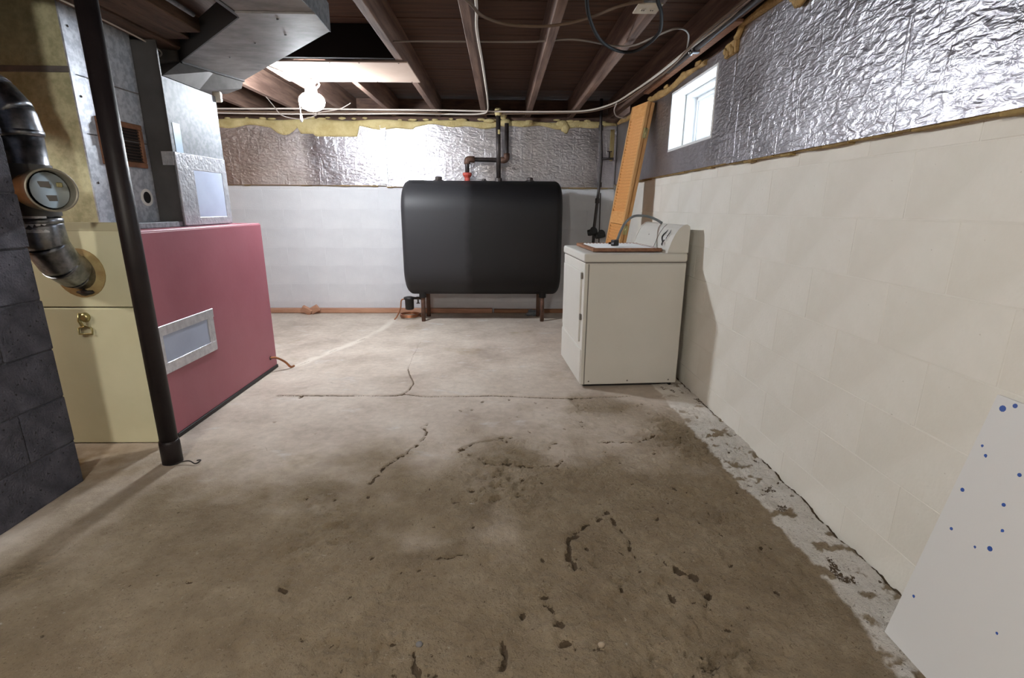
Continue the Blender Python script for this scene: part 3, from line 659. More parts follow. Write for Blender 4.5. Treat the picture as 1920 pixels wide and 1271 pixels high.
# ------------------------------------------------------------------ furnace
FX0, FX1, FY0, FY1, FZ = -2.30, -1.65, 2.325, 3.55, 1.03
fu = thing('furnace', 'old oil furnace with beige front and maroon side', 'furnace', (-1.97, 2.93, 0))
part('base_rail', MB().box(FX0+.02, FX1-.01, FY0+.03, FY1-.02, -.02, .03), 'black', fu)
rs = part('side_panel', MB().box(FX1-.03, FX1, FY0+.004, FY1, .022, FZ, .006, 2), 'red', fu, 'maroon enamelled side panel')
part('rear_panel', MB().box(FX0+.002, FX1-.032, FY1-.03, FY1, .022, FZ, .004), 'red', fu)
part('left_panel', MB().box(FX0, FX0+.03, FY0+.03, FY1-.032, .022, FZ, .004), 'red', fu)
part('top_panel', MB().box(FX0+.004, FX1-.004, FY0+.004, FY1-.004, FZ-.02, FZ+.006, .004), 'red', fu)
up = part('front_panel', MB().box(FX0, FX1-.004, FY0-.004, FY0+.028, .692, FZ+.012, .004, 2), 'beige', fu, 'beige upper front panel')
part('top_lip', MB().box(FX0, FX1-.06, FY0-.006, FY0+.02, FZ+.006, FZ+.045, .003), 'beige2', up)
dr = part('lower_door', MB().box(FX0, FX1-.004, FY0-.008, FY0+.024, .004, .687, .005, 2), 'beige', fu, 'beige lower door')
lt = part('latch', MB().lathe([(.022, .0), (.022, .012), (.012, .018)], (-1.935, FY0-.008, .645), (0, -1, 0), 16).tube([(-1.95, FY0-.022, .665), (-1.955, FY0-.026, .63), (-1.945, FY0-.026, .605)], .007, 8), 'brass', dr, 'brass turn latch')
part('latch_ring', MB().tube([(-1.975, FY0-.014, .592), (-1.975, FY0-.016, .565), (-1.915, FY0-.016, .565), (-1.915, FY0-.014, .592), (-1.945, FY0-.014, .602), (-1.975, FY0-.014, .592)], .004, 6), 'brass', dr, 'wire pull ring')
# taped-over opening on the maroon side
part('patch_panel', MB().box(FX1-.002, FX1+.004, 2.37, 2.775, .395, .545, .001), 'patch', fu, 'grey sheet closing the opening')
tb = [(2.35, 2.83, .535, .585, .03), (2.35, 2.82, .345, .40, .0), (2.765, 2.825, .35, .58, .0), (2.345, 2.385, .35, .58, .0)]
for y0, y1, z0, z1, _ in tb:
    part('foil_tape', MB().box(FX1-.001, FX1+.0065+random.uniform(0, .002), y0, y1, z0, z1, .002), 'tape', fu, 'shiny foil tape strip')
part('line_hole', MB().lathe([(.014, -.002), (.014, .002)], (FX1, 3.452, .098), (1, 0, 0), 14), 'dark', fu)
part('bottom_trim', MB().box(FX1-.02, FX1+.006, FY0+.05, FY1, .0, .024, .003), 'black', fu)

# front (return) plenum
P1X, P1Y, P2X, P2Y, P2E = -1.885, 2.45, -1.76, 2.88, 3.39
p1 = thing('return_plenum', 'tall galvanized plenum with a rusty register standing on the furnace front', 'plenum', (-2.08, 2.66, FZ))
part('front_sheet', MB().box(FX0+.02, P1X-.006, P1Y, P1Y+.012, FZ+.01, 2.035, .001), 'galvpaint', p1, 'yellowish front sheet')
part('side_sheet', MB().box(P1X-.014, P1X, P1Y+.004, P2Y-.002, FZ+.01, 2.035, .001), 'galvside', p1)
part('left_sheet', MB().box(FX0+.02, FX0+.03, P1Y+.012, P2Y-.002, FZ+.01, 2.035, .001), 'galv', p1)
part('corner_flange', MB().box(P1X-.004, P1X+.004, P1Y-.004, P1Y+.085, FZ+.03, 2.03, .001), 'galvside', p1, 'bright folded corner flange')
for z in (1.46, 1.705): part('drive_cleat', MB().box(P1X, P1X+.004, P1Y+.02, P2Y-.004, z, z+.006, .001), 'galvdull', p1)
part('front_cleat', MB().box(FX0+.02, P1X, P1Y-.006, P1Y+.002, 1.71, 1.735, .002), 'galvdull', p1)
for z in (1.25, 1.62, 1.9): part('screw', MB().ico((P1X+.005, P1Y+.03, z), .006, (.6, 1, 1), 1), 'iron', p1)
rg = part('register', ring(MB(), P1X, P1X+.014, 2.535, 2.835, 1.338, 1.55, .026, .003), 'rust', p1, 'rusty brown register grille')
part('register_void', MB().box(P1X+.0005, P1X+.002, 2.56, 2.81, 1.36, 1.53), 'dark', rg)
slm = MB().box(-.001, .011, -.124, .124, -.0012, .0012, 0, 1, Matrix.Rotation(.6, 4, 'Y')).mesh('slat'); slm.materials.append(mat('shaded_rust', srgb(56, 40, 32), .8))  # rusty slats darkened so the register opening looks dark inside
for k in range(11):
    o = link('slat', slm, None, rg); o.location = (P1X+.003, 2.685, 1.373+k*.0145)
part('pull_rod', MB().tube([(P1X+.012, 2.545, 1.53), (P1X+.02, 2.545, 1.52), (P1X+.02, 2.545, 1.43)], .004, 6), 'galv', rg)
pc = part('pipe_collar', MB().lathe([(.030, .0005), (.044, .0005), (.044, .004), (.030, .004)], (P1X, 2.80, 1.19), (1, 0, 0), 22, False, False), 'whitepl', p1, 'pale collar round a hole')
part('pipe_hole', MB().lathe([(.030, .0005), (.030, .002)], (P1X, 2.80, 1.19), (1, 0, 0), 22), 'dark', pc)
part('base_flange', MB().box(P1X-.01, P1X+.12, P1Y+.06, P2Y+.10, FZ+.008, FZ+.035, .002), 'galv', p1, 'galvanized ledge strip')

# rear (supply) plenum
p2 = thing('supply_plenum', 'bright galvanized plenum with taped access panel on the furnace rear', 'plenum', (-2.03, 3.13, FZ))
part('front_sheet', MB().box(FX0+.03, P2X, P2Y, P2Y+.012, FZ+.008, 1.965, .001), mat('shaded_sheet', srgb(66, 64, 64), .6, .3, c2=srgb(80, 78, 78), ns=6.), p2, 'front sheet darkened as shade')  # dark colour stands for the shade on this camera-facing side
part('side_sheet', MB().box(P2X-.012, P2X+.001, P2Y+.001, P2E, FZ+.008, 1.80, .001), 'galv', p2)
part('rear_sheet', MB().box(FX0+.03, P2X-.012, P2E-.012, P2E, FZ+.008, 1.80, .001), 'galv', p2)
part('access_panel', MB().box(P2X, P2X+.006, 3.03, 3.33, 1.075, 1.345, .001), 'patch', p2, 'grey access panel')
for y0, y1, z0, z1 in [(2.885, 3.385, 1.345, 1.43), (2.885, 3.035, 1.045, 1.35), (3.33, 3.387, 1.045, 1.36), (2.9, 3.37, 1.042, 1.085)]:
    part('foil_tape', MB().box(P2X, P2X+.0075+random.uniform(0, .003), y0, y1, z0, z1, .002), 'tape', p2, 'wide shiny foil tape')
part('foil_tape', MB().box(P2X-.06, P2X, P2Y-.004, P2Y, 1.36, 1.43, .001), 'tape', p2)
part('label_sticker', MB().box(P2X, P2X+.003, 2.91, 2.975, 1.43, 1.58, .001), mat('pale_blue_sticker', srgb(176, 200, 222), .4), p2, 'pale blue sticker')
part('wire_clip', MB().box(P2X-.02, P2X+.03, P2E, P2E+.03, 1.77, 1.83, .006), 'plate', p2)

rd = thing('added_shade_duct', 'added unseen duct under the joists, shading the plenum front', 'duct', (-2.6, 1.2, 1.72))  # unseen duct added to keep the left bulb's light off the plenum top
part('trunk', MB().box(-2.80, -2.50, YF+.5, 2.95, 1.72, 2.03, .003), 'galvdull', rd)
for y in (0., 1.2, 2.4): part('joint_seam', MB().box(-2.806, -2.494, y, y+.02, 1.714, 2.031, .002), 'galvdull', rd)
# trunk duct
DZ, DT = 1.92, 2.032
du = thing('trunk_duct', 'wide grey sheet metal duct hanging under the joists', 'duct', (-1.2, 2.8, DZ))
A0, B0 = (-.765, YF+.4), (-.765, 2.345); C0 = (-.779, 2.567); D0 = (-1.63, 3.51); E0 = (-1.77, 3.10); F0 = (-1.106, 2.408); G0 = (-1.085, YF+.4)
part('trunk', MB().prism([A0, B0, (-1.088, 2.345), G0], DZ, DT), 'galvdull', du)
el = MB().prism([(-.766, 2.3455), C0, D0, E0, F0, (-1.09, 2.3455)], DZ-.002, DT)
part('angled_section', el, 'galvdull', du)
part('side_skin', MB().prism([(-.762, YF+.4), (-.763, 2.34), (-.775, 2.57), (-.780, 2.567), (-.768, 2.34), (-.767, YF+.4)], DZ-.004, DT), 'galv', du, 'bluish galvanized duct side')
blk = mat('dark_duct_side', srgb(58, 56, 56), .6, .2)  # near-black colour for the duct's left side and end seam
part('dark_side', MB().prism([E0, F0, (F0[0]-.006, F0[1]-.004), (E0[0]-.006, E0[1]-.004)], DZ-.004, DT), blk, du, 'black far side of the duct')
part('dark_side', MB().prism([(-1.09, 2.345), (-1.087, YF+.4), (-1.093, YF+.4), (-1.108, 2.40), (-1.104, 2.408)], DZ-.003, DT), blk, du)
part('joint_seam', MB().box(-1.09, -.765, 2.338, 2.352, DZ-.007, DZ+.001, .002), 'galvdull', du)
sd = Vector((D0[0]-E0[0], D0[1]-E0[1], 0)); 
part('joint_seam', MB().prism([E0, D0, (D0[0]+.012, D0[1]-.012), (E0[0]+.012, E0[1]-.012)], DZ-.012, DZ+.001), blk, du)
# boot dropping from the duct down to the supply plenum
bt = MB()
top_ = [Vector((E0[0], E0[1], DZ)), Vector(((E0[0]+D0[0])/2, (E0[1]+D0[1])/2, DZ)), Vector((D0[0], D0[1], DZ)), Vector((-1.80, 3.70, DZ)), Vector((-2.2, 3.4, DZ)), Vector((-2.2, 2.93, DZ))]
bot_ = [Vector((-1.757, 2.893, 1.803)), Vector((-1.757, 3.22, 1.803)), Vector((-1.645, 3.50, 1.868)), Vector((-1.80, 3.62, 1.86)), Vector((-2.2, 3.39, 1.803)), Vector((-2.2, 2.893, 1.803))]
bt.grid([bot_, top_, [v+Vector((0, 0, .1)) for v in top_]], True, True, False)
part('boot', bt, mat('shaded_boot_sheet', srgb(78, 75, 74), .75, 0., c2=srgb(100, 97, 95), ns=8., spec=.15), du, 'tapered boot joining duct and plenum')  # sheet colour darkened so the boot looks out of the bulb's light
for x, y in [(-1.2, 2.75), (-1.0, 2.62), (-1.45, 3.0), (-.95, 2.42)]: part('screw', MB().ico((x, y, DZ-.003), .006, (1, 1, .5), 1), 'galv', du)

# built-up beam on the post, conduit
bmn = thing('support_beam', 'dark built-up timber beam over the steel post', 'beam', (-1.66, 1.5, 1.97))
for i, (x0, x1, ye, zb) in enumerate([(-1.86, -1.735, 3.09, 1.972), (-1.733, -1.605, 2.93, 1.982), (-1.603, -1.47, 2.78, 1.968)]):
    part('ply', MB().box(x0, x1, YF+.02, ye, zb, 2.036, .004), 'beam', bmn)
tag(part('conduit', MB().tube([(-1.40, 0, 1.99), (-1.40, 2.60, 1.99)], .011, 10), 'galv'), 'thin pale metal conduit beside the timber beam', 'conduit')
tag(part('cable', MB().tube(smooth_path([(-1.83, 1.2, 1.968), (-1.80, 2.2, 1.96), (-1.80, 2.7, 1.958), (-1.82, 3.0, 1.95), (-1.86, 3.06, 1.93)]), .004, 6), 'cablew'), 'thin pale cable sagging under the timber beam', 'cable')

# ------------------------------------------------------------------ flue pipe
fl = thing('flue_pipe', 'galvanized flue pipe rising from the furnace front beside the chimney', 'flue', (-1.91, 2.2, .85))
PX, PY, PR = -1.915, 2.165, .074
def sect(b, p, q, r=PR): b.tube([p, q], r, 24)
part('vertical_section', MB().tube([(PX, PY, 1.07), (PX, PY, 1.44)], PR, 24), 'flue', fl)
els = [Vector((PX, PY, 1.07)), Vector((PX, PY+.012, .985)), Vector((PX, PY+.06, .90)), Vector((PX-.002, PY+.12, .86)), Vector((PX-.004, FY0-.002, .85))]
for i in range(len(els)-1):
    a, b_ = els[i], els[i+1]; d = (b_-a).normalized()
    e = part('elbow_gore', MB().tube([a-d*.012, a+d*.004, b_-d*.004, b_+d*.012], [PR+.001, PR+.004-.002*i, PR+.002, PR-.002], 24), 'flue', fl)
els = [Vector((PX, PY, 1.42)), Vector((PX-.01, PY, 1.50)), Vector((PX-.05, PY-.01, 1.565)), Vector((PX-.12, PY-.02, 1.61)), Vector((PX-.32, PY-.04, 1.63))]
for i in range(len(els)-1):
    a, b_ = els[i], els[i+1]; d = (b_-a).normalized()
    part('elbow_gore', MB().tube([a-d*.014, a+d*.004, b_-d*.004, b_+d*.012], [PR+.001, PR+.005-.001*i, PR+.002, PR-.002], 24), 'flue', fl)
for z in (1.425, 1.085): part('crimp_band', MB().lathe([(PR+.001, -.012), (PR+.006, -.008), (PR+.006, .008), (PR+.001, .012)], (PX, PY, z), (0, 0, 1), 24, True, False), 'flue', fl)
tr = .55
part('foil_tape', MB().grid([[Vector((PX+(PR+.002)*math.cos(a), PY+(PR+.002)*math.sin(a), z)) for a in np.linspace(-2.3, -.5, 12)] for z in (1.04, 1.13)], False, False), 'tape', fl, 'shiny tape patch on the pipe')
tee_d = Vector((.86, -.51, 0)).normalized(); tc_ = Vector((PX, PY, 1.205))
part('tee_sleeve', MB().lathe([(PR+.006, -.10), (PR+.006, .10)], (PX, PY, 1.205), (0, 0, 1), 24, True, False), mat('blackened_flue', srgb(70, 68, 66), .5, .5), fl)
te = part('damper_ring', MB().lathe([(.076, .0), (.076, .11), (.079, .11), (.079, .185), (.083, .19), (.083, .197), (.076, .197), (.074, .19), (.074, .105)], tc_, tee_d, 32, True, False), mat('dull_steel_ring', srgb(142, 136, 122), .45, .6, c2=srgb(160, 154, 140), ns=20.), fl, 'round draft damper ring')
sd0 = tee_d.cross(Vector((0, 0, 1)))
fpn = part('damper_flap', MB().lathe([(.069, .0), (.069, .003)], tc_+tee_d*.158+sd0*-.004, (tee_d+sd0*-.28+Vector((0, 0, .10))).normalized(), 28), mat('damper_flap_grey', srgb(168, 178, 184), .4, .5), te, 'pale flap tilted in the ring')
part('damper_void', MB().lathe([(.074, .09), (.074, .092)], tc_, tee_d, 28), 'dark', te)
sd_ = tee_d.cross(Vector((0, 0, 1))); 
R_ = Matrix((( -sd_.x, tee_d.x, 0, 0), (-sd_.y, tee_d.y, 0, 0), (0, 0, 1, 0), (0, 0, 0, 1)))
for dz, w_, dxx in [(.022, .036, -.014), (-.030, .046, -.004)]:
    part('damper_label', MB().box(dxx-w_/2, dxx+w_/2, .168, .1685, dz-.011, dz+.011, 0, 1, Matrix.Translation(tc_) @ R_), mat('dark_label_%d' % int(abs(dz*1000)), srgb(96, 92, 88), .5), te, 'small dark printed label')
part('damper_weight', MB().box(.020, .040, .176, .186, .012, .03, .003, 1, Matrix.Translation(tc_) @ R_), 'brass', te)
part('wall_collar', MB().lathe([(.112, -.002), (.112, .006), (.078, .010)], (PX-.004, FY0-.004, .85), (0, -1, 0), 28, False), mat('rusty_collar', srgb(176, 158, 112), .5, .2, c2=srgb(140, 104, 62), ns=8.), fl, 'yellowed trim collar')
part('sealant', MB().ico((PX+.01, FY0-.02, .762), .02, (1.8, .6, .7), 2, .3), 'iron', fl)

# ------------------------------------------------------------------ dryer
dy = thing('clothes_dryer', 'white clothes dryer standing sideways by the right wall', 'dryer', (.822, 3.455, .0), local=True)
dy.rotation_euler = (0, 0, math.radians(3.6))
W2, D2, H = .325, .34, .875                 # half depth (x), half width (y)
part('cabinet', MB().box(-W2, W2, -D2, D2, .02, .818, .006, 2), 'white', dy)
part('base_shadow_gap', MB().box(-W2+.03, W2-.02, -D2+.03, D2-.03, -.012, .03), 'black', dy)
part('side_panel', MB().box(-W2+.028, W2-.002, -D2-.004, -D2+.01, .024, .812, .003), 'white', dy)
part('corner_seam', MB().box(-W2+.022, -W2+.028, -D2-.0012, -D2+.004, .024, .812), 'whitedark', dy)
part('top_seam', MB().box(-W2+.004, W2-.002, -D2+.002, D2-.002, .814, .828), 'whitedark', dy)
part('top', MB().box(-W2-.008, W2+.002, -D2-.008, D2+.008, .824, .878, .012, 3), 'white', dy)
dd = part('door', MB().box(-W2-.012, -W2+.004, -D2+.06, D2-.05, .30, .76, .006, 2), 'white', dy)
for z in (.47, .735): part('hinge', MB().box(-W2-.014, -W2-.002, -D2+.035, -D2+.05, z-.02, z+.02, .002), 'whitedark', dd)
part('kick_panel', MB().box(-W2-.006, -W2+.004, -D2+.01, D2-.01, .03, .26, .003), 'white', dy)
for x in (-.27, -.01, .27): part('screw', MB().ico((x, -D2-.004, .045), .006, (1, .6, 1), 1), 'whitedark', dy)
# console: a rounded wedge along the back edge
prof = [(.195, .877), (.20, .90), (.215, .945), (.235, .99), (.258, 1.025), (.28, 1.045), (.305, 1.05), (.322, 1.04), (.325, 1.02), (.325, .877)]
cn = part('console', MB().prism(prof, -D2+.004, D2-.004, 'y'), 'white', dy)
part('end_cap', MB().prism([(x-.003 if x < .26 else x, z+.003) for x, z in prof], -D2-.006, -D2+.012, 'y'), 'white', cn)
part('end_cap', MB().prism([(x-.003 if x < .26 else x, z+.003) for x, z in prof], D2-.012, D2+.006, 'y'), 'white', cn)
part('console_seam', MB().prism([(x-.0015, z+.0015) for x, z in prof[:6]]+[(x+.01, z-.01) for x, z in prof[:6]][::-1], -.085, -.08, 'y'), 'whitedark', cn)
def on_console(y, t):      # point on the sloping console face
    a, b_ = Vector((.20, 0, .90)), Vector((.258, 0, 1.025)); p = a.lerp(b_, t); p.y = y; return p+Vector((-.006, 0, .002))
kb = part('control_knob', MB().lathe([(.034, 0), (.034, .004), (.028, .012), (.0, .014)], on_console(-.235, .5)+Vector((.004, 0, -.002)), (-.91, 0, .42), 22), 'whitepl', cn)
part('swoosh', MB().tube([on_console(-.205-.012*math.cos(a*1.4)*2+.03*(a/4.5)-.02, .15+.75*a/4.5)+Vector((-.011, 0, .004)) for a in np.linspace(0, 4.5, 16)], [.001+.0045*math.sin(math.pi*i/15) for i in range(16)], 8), 'black', cn, 'dark curved mark on the console')
part('swoosh', MB().tube([on_console(-.25+.016*math.sin(a), .12+.26*(1-math.cos(a))/2)+Vector((-.011, 0, .004)) for a in np.linspace(-.6, 3.4, 14)], [.001+.003*math.sin(math.pi*i/13) for i in range(14)], 8), 'black', cn)
part('swoosh', MB().tube([on_console(-.262+.008*math.sin(a*2), .40+.5*a/3)+Vector((-.010, 0, .004)) for a in np.linspace(0, 3, 14)], [.001+.003*math.sin(math.pi*i/13) for i in range(14)], 8), 'chrome', cn)
part('screw', MB().ico(on_console(.10, .55)+Vector((.003, 0, 0)), .006, (1, 1, 1), 1), 'whitedark', cn)

# ------------------------------------------------------------------ louvred leaves
def leaf(root, wdt, hgt, thk, off, m, medge, rails, slat_runs, pitch, single=True, stile=.035):
    for x0 in (0, wdt-stile): part('stile', MB().box(x0, x0+stile, off, off+thk, 0, hgt, .003), medge, root)
    for z0, z1 in rails: part('rail', MB().box(stile, wdt-stile, off+.002, off+thk-.002, z0, z1, .002), m, root)
    sm = MB().box(-(wdt-2*stile)/2, (wdt-2*stile)/2, -.0035, .0035, -pitch*.72, pitch*.72, .001, 1, Matrix.Rotation(math.radians(28), 4, 'X')).mesh('slat'); sm.materials.append(M_[m])
    for z0, z1 in slat_runs:
        z = z0+pitch*.5
        while z < z1-pitch*.2:
            o = link('slat', sm, None, root); o.location = (wdt/2, off+thk*.5, z); z += pitch
lv = thing('louvred_folding_door', 'folded orange pine louvred door leaning on the right wall behind the dryer', 'door', (0, 0, 0), local=True)
Zl = Vector((.146, 0, .989)).normalized(); Xl = Vector((.17, -.985, 0)); Xl = (Xl-Zl*Xl.dot(Zl)).normalized(); Yl = Zl.cross(Xl)
Ml = Matrix.Identity(4)
for i in range(3): Ml[i][0], Ml[i][1], Ml[i][2] = Xl[i], Yl[i], Zl[i]
Ml.translation = Vector((.792, 4.45, .009)); lv.matrix_world = Ml
leaf(lv, .30, 1.965, .028, 0, 'pine', 'pineedge', [(0, .14), (1.03, 1.13), (1.86, 1.965)], [(.14, 1.03), (1.13, 1.86)], .0245, stile=.022)
for x0 in (0, .278): part('stile', MB().box(x0, x0+.022, .033, .061, 0, 1.965, .003), 'pineedge', lv)
part('back_leaf', MB().box(.022, .278, .038, .056, 0, 1.965, .003), 'pine', lv)
for z in (.95, 1.70): part('hinge', MB().box(.296, .304, .012, .05, z, z+.075, .002).tube([(.304, .0305, z), (.304, .0305, z+.075)], .006, 8), 'brass', lv, 'brass butt hinge')
sh = thing('louvred_shutter', 'white louvred shutter with bare wood edges lying on the dryer', 'shutter', (0, 0, 0), local=True)
Ms = dy.matrix_basis @ Matrix.Translation((-.265, -.29, .881)); 
Rw = Matrix(((0, 0, 1, 0), (1, 0, 0, 0), (0, -1, 0, 0), (0, 0, 0, 1)))   # width -> +y, thickness -> down, height -> +x
Ms = Matrix.Translation((.822, 3.455, 0)) @ Matrix.Rotation(math.radians(3.6), 4, 'Z') @ Matrix.Translation((-.265, -.285, .905)) @ Rw
sh.matrix_world = Ms
M_['shwhite'] = mat('white_shutter_paint', srgb(238, 238, 238), .5)
leaf(sh, .50, .445, .022, 0, 'shwhite', 'brownwood', [(0, .03), (.415, .445)], [(.03, .415)], .0245, stile=.024)
for ch_ in list(sh.children):
    if ch_.name.startswith('rail'): ch_.data.materials.clear(); ch_.data.materials.append(M_['brownwood'])
cd = thing('power_cord', 'grey dryer cord with black plug lying over the shutter', 'cord', (.8, 3.4, .9))
part('cord', MB().tube(smooth_path([(.755, 3.33, .925), (.775, 3.36, .955), (.80, 3.40, 1.0), (.845, 3.46, 1.055), (.915, 3.52, 1.095), (1.0, 3.52, 1.095), (1.06, 3.50, 1.075), (1.10, 3.48, 1.05)]), .0085, 10), 'gray', cd)
pg = part('plug', MB().box(-.026, .018, -.018, .018, -.018, .022, .006, 2, Matrix.Translation((.75, 3.32, .926)) @ Matrix.Rotation(.6, 4, 'Z')), 'black', cd)
part('prong', MB().box(-.05, -.024, -.013, -.010, -.006, .006, 0, 1, Matrix.Translation((.75, 3.32, .926)) @ Matrix.Rotation(.6, 4, 'Z')).box(-.05, -.024, .010, .013, -.006, .006, 0, 1, Matrix.Translation((.75, 3.32, .926)) @ Matrix.Rotation(.6, 4, 'Z')), 'chrome', pg)

# ------------------------------------------------------------------ leaning white board
bd = thing('white_board', 'white board with blue paint spots leaning on the right wall', 'board', (1.08, .6, 0))
a_ = Vector((1.078, 0, .001)); b_ = Vector((1.2195, 0, .712)); nn = Vector((b_.z-a_.z, 0, -(b_.x-a_.x))).normalized()*.012
bb = MB(); rg_ = []
for y in (-.15, 1.126): rg_.append([Vector((a_.x, y, a_.z)), Vector((b_.x, y, b_.z)), Vector((b_.x+nn.x, y, b_.z+nn.z)), Vector((a_.x+nn.x, y, a_.z+nn.z+.003))])
bb.grid(rg_, True, True, False); part('sheet', bb, 'board', bd)
sp_rng = random.Random(4)
for y, t, r in [(1.101, 0.962, 0.0085), (1.078, 0.985, 0.0060), (1.106, 0.820, 0.0035), (1.089, 0.795, 0.0042), (1.004, 0.789, 0.0050), (1.103, 0.650, 0.0055), (1.005, 0.679, 0.0048), (1.086, 0.508, 0.0045), (0.983, 0.604, 0.0040), (1.019, 0.504, 0.0032), (0.989, 0.529, 0.0065), (1.097, 0.205, 0.0040), (0.900, 0.313, 0.0030), (0.850, 0.522, 0.0050), (0.930, 0.899, 0.0040), (0.800, 0.784, 0.0060)]:
    p = a_.lerp(b_, t); n_ = -nn.normalized()
    part('paint_spot', MB().lathe([(r, -.0005), (r*.9, .0006)], (p.x, y, p.z), n_, 9).lathe([(r*.6, -.0005), (r*.5, .0006)], (p.x, y+r*sp_rng.uniform(-.6, .6), p.z-r*.7), n_, 8), 'blue', bd)

# ------------------------------------------------------------------ ceiling panel, lamps, cables
cpn = thing('ceiling_panel', 'cream white panel nailed under the joists', 'panel', (-1.07, 3.77, 2.03))
part('sheet', MB().box(-1.545, -.592, 3.51, 4.03, 2.029, 2.0385, .002), 'panel', cpn)
for x in (-1.52, -1.4, -1.085, -.9, -.65): part('nail', MB().ico((x, 3.525, 2.029), .006, (1, 1, .5), 1).ico((x, 4.015, 2.029), .006, (1, 1, .5), 1), 'iron', cpn)
lp = thing('ceiling_lamp', 'bright round white lamp under the joists with a pull cord', 'lamp', (-1.375, 3.98, 1.95))
part('lamp_base', MB().lathe([(.045, 2.028), (.045, 2.015), (.03, 2.0), (.042, 1.965), (.042, 1.945), (.036, 1.935)], (-1.375, 3.98, 0), (0, 0, 1), 24), 'porcelain', lp)
prof = [(.001, -.066), (.035, -.062), (.065, -.048), (.084, -.025), (.09, 0), (.084, .025), (.065, .045), (.04, .056)]
part('globe', MB().lathe(prof, (-1.375, 3.98, 1.886), (0, 0, 1), 28), emit('lamp_globe_glow', (.89, .945, 1.0), BULB_L), lp, 'glowing white globe')
part('pull_cord', MB().tube([(-1.41, 3.97, 1.95), (-1.462, 3.965, 1.895), (-1.456, 3.96, 1.79)], .003, 6).lathe([(.005, 1.742), (.011, 1.757), (.006, 1.797)], (-1.456, 3.96, 0), (0, 0, 1), 10), 'whitepl', lp)
def bare_lamp(label, loc, watt, col, r=.045):
    t = thing('ceiling_lamp', label, 'lamp', (loc[0], loc[1], 2.0))
    part('lamp_base', MB().lathe([(.05, 2.038), (.055, 2.02), (.04, 2.0), (.035, 1.975)], (loc[0], loc[1], 0), (0, 0, 1), 20), 'porcelain', t)
    s = watt/(math.pi*4*math.pi*r*r)
    part('globe', MB().lathe([(r*math.sin(a)+.0005, -r*math.cos(a)) for a in np.linspace(0, 2.75, 12)], loc, (0, 0, 1), 20), emit('bulb_glow', col, s), t)
bare_lamp('bare bulb behind the chimney lighting the furnace front', (-3.3, 1.35, 1.93), BULB2_W, (1., .95, .84))
bare_lamp('bare bulb on the joists behind the camera', (-.9, -.4, 1.90), BULB3_W, (1., .95, .86), .10)

def cable(name, label, pts, r, m, k=8, cat='cable', group=None): 
    return tag(part(name, MB().tube(smooth_path(pts, k), r, 8), m), label, cat, group)
zc = 2.026
cable('cable', 'uppermost white cable along the joist ends, passing the lamp', [(-3.2, 5.10, zc), (-2.5, 5.13, zc+.004), (-1.9, 5.12, zc+.008), (-1.3, 5.12, zc+.006), (-.6, 5.13, zc+.008), (0, 5.12, zc), (.5, 5.10, zc), (.8, 5.03, zc), (.97, 4.7, zc), (1.03, 4.2, zc), (1.06, 3.69, zc), (1.07, 3.1, zc), (1.085, 2.7, zc), (1.10, 2.2, zc), (1.10, .5, zc)], .0075, 'cablew')
cable('cable', 'middle white cable of the bundle along the joist ends', [(-3.2, 5.16, zc-.008), (-2.4, 5.17, zc-.014), (-1.6, 5.18, zc-.01), (-1.0, 5.15, zc-.006), (-.4, 5.20, zc-.012), (.2, 5.16, zc-.01), (.6, 5.13, zc-.006), (.83, 5.06, zc-.004), (1.0, 4.72, zc-.004), (1.055, 4.2, zc-.006), (1.085, 3.6, zc-.006), (1.055, 3.0, zc-.004), (1.06, 2.5, zc), (1.07, .5, zc)], .0075, 'cableb')
cable('cable', 'lowest white cable, turning up the joist in the middle', [(-3.2, 5.2, zc-.016), (-2.2, 5.22, zc-.022), (-1.4, 5.21, zc-.018), (-.9, 5.20, zc-.012), (-.4, 5.19, zc-.016), (-.2, 5.17, zc-.014), (-.13, 5.08, zc-.004), (-.115, 4.6, zc+.004), (-.118, 3.6, zc+.006), (-.125, 2.9, zc+.008), (-.11, 2.4, zc+.01), (-.11, .6, zc+.01)], .0075, 'cablew')
cable('cable', 'pale cable looping below the lamp', [(-1.98, 4.6, 2.05), (-1.975, 4.75, 1.99), (-1.95, 4.85, 1.93), (-1.8, 4.88, 1.905), (-1.66, 4.85, 1.93), (-1.6, 4.8, 1.95), (-1.4, 4.7, 1.96), (-1.28, 4.65, 2.0)], .004, 'cableg')
cable('cable', 'white cable crossing the cream panel to the lamp', [(-1.52, 3.56, 2.023), (-1.47, 3.75, 2.02), (-1.40, 3.90, 2.02), (-1.33, 3.94, 2.02), (-1.305, 3.96, 1.998), (-1.34, 3.975, 1.968)], .006, 'cablew')
cable('cable', 'black cable hanging in a wide loop below the right joists', [(.36, 2.2, 2.03), (.362, 2.40, 2.01), (.424, 2.65, 1.995), (.532, 2.92, 1.99), (.668, 3.08, 1.99), (.758, 3.03, 1.99), (.787, 2.79, 1.995), (.723, 2.54, 2.0), (.654, 2.38, 2.01), (.62, 2.2, 2.03)], .0085, 'cablek')
cable('cable', 'brownish cable sagging across the joists to the outlet', [(-.22, 2.35, 2.03), (-.14, 2.507, 2.02), (-.086, 2.65, 2.015), (.027, 2.744, 2.012), (.185, 2.767, 2.012), (.312, 2.733, 2.014), (.427, 2.644, 2.016), (.525, 2.525, 2.02), (.62, 2.46, 2.02)], .007, 'cableb')
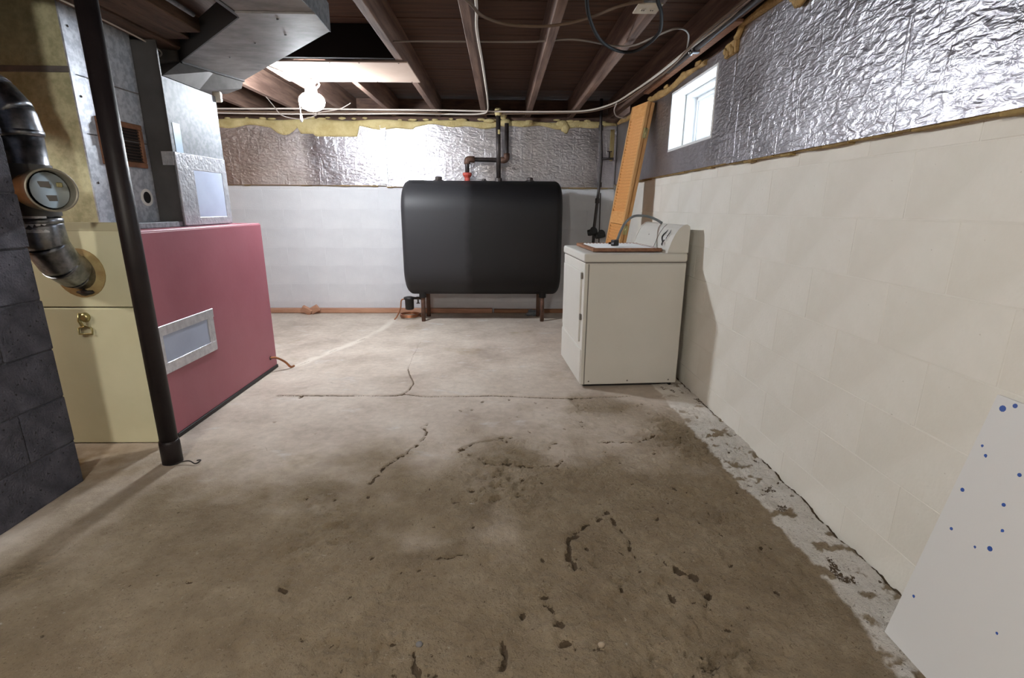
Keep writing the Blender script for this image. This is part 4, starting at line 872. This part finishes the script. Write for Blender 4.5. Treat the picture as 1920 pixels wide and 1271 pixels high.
cable('cable', 'thin grey cable threaded through the joists', [(-.62, 3.20, 2.06), (-.451, 3.168, 2.055), (-.119, 3.146, 2.05), (.181, 3.134, 2.05), (.397, 3.07, 2.045), (.628, 3.116, 2.03), (.74, 3.084, 2.024), (.819, 2.95, 2.03), (.896, 2.843, 2.035), (.99, 2.95, 2.045), (1.06, 3.15, 2.03)], .005, 'cableg')
cable('cable', 'short drooping cable end by the corner of the ceiling', [(.995, 4.66, 2.02), (1.02, 4.86, 2.0), (1.067, 4.98, 1.975), (1.13, 5.03, 1.965), (1.18, 5.05, 1.97)], .006, 'cablew')
gp = thing('gas_pipe', 'black pipe with a clamp along the joist above the right wall', 'pipe', (1.09, 2.8, 2.02))
part('pipe', MB().tube([(1.098, .3, 2.012), (1.098, 3.6, 2.02)], .014, 10), 'iron', gp)
part('clamp', MB().box(1.075, 1.118, 3.10, 3.13, 1.995, 2.035, .004).ico((1.085, 3.16, 2.01), .016, (1, 1, 1), 2), 'chrome', gp, 'shiny metal clamp')
tag(part('nailer_strip', MB().box(1.128, 1.172, 2.7, 4.3, 2.022, 2.0385, .002), 'lumber'), 'pinkish wood strip under the joist above the window', 'lumber')
ob = thing('outlet_box', 'ivory outlet plate fixed under a joist', 'outlet', (.66, 2.54, 2.02))
part('box', MB().box(.62, .70, 2.50, 2.59, 2.024, 2.038, .003), 'galv', ob)
pt = part('cover_plate', MB().box(.605, .715, 2.485, 2.60, 2.016, 2.0235, .003, 2), 'plate', ob)
for dx in (-.02, .02):
    part('socket', MB().lathe([(.015, 0), (.013, -.003)], (.66+dx, 2.545, 2.016), (0, 0, 1), 14, False), 'plate', pt)
    part('socket_slot', MB().box(.66+dx-.006, .66+dx-.003, 2.539, 2.551, 2.0115, 2.0128).box(.66+dx+.003, .66+dx+.006, 2.539, 2.551, 2.0115, 2.0128), 'dark', pt)
for nm, lb, p in (('pebble', 'round bluish grey pebble lying by the near edge of the floor', (-.222, 1.10, .006)), ('pebble', 'pale brown pebble stuck in the rough floor nearest the camera', (.272, 1.092, .005))):
    o = tag(part(nm, MB().ico((0, 0, 0), .009, (1.1, .95, .75), 2, .06), mat(nm, srgb(120, 118, 120) if p[0] < 0 else srgb(168, 152, 132), .8)), lb, 'pebble'); o.location = p
for o in bpy.data.objects:
    if '_loc' in o: del o['_loc']
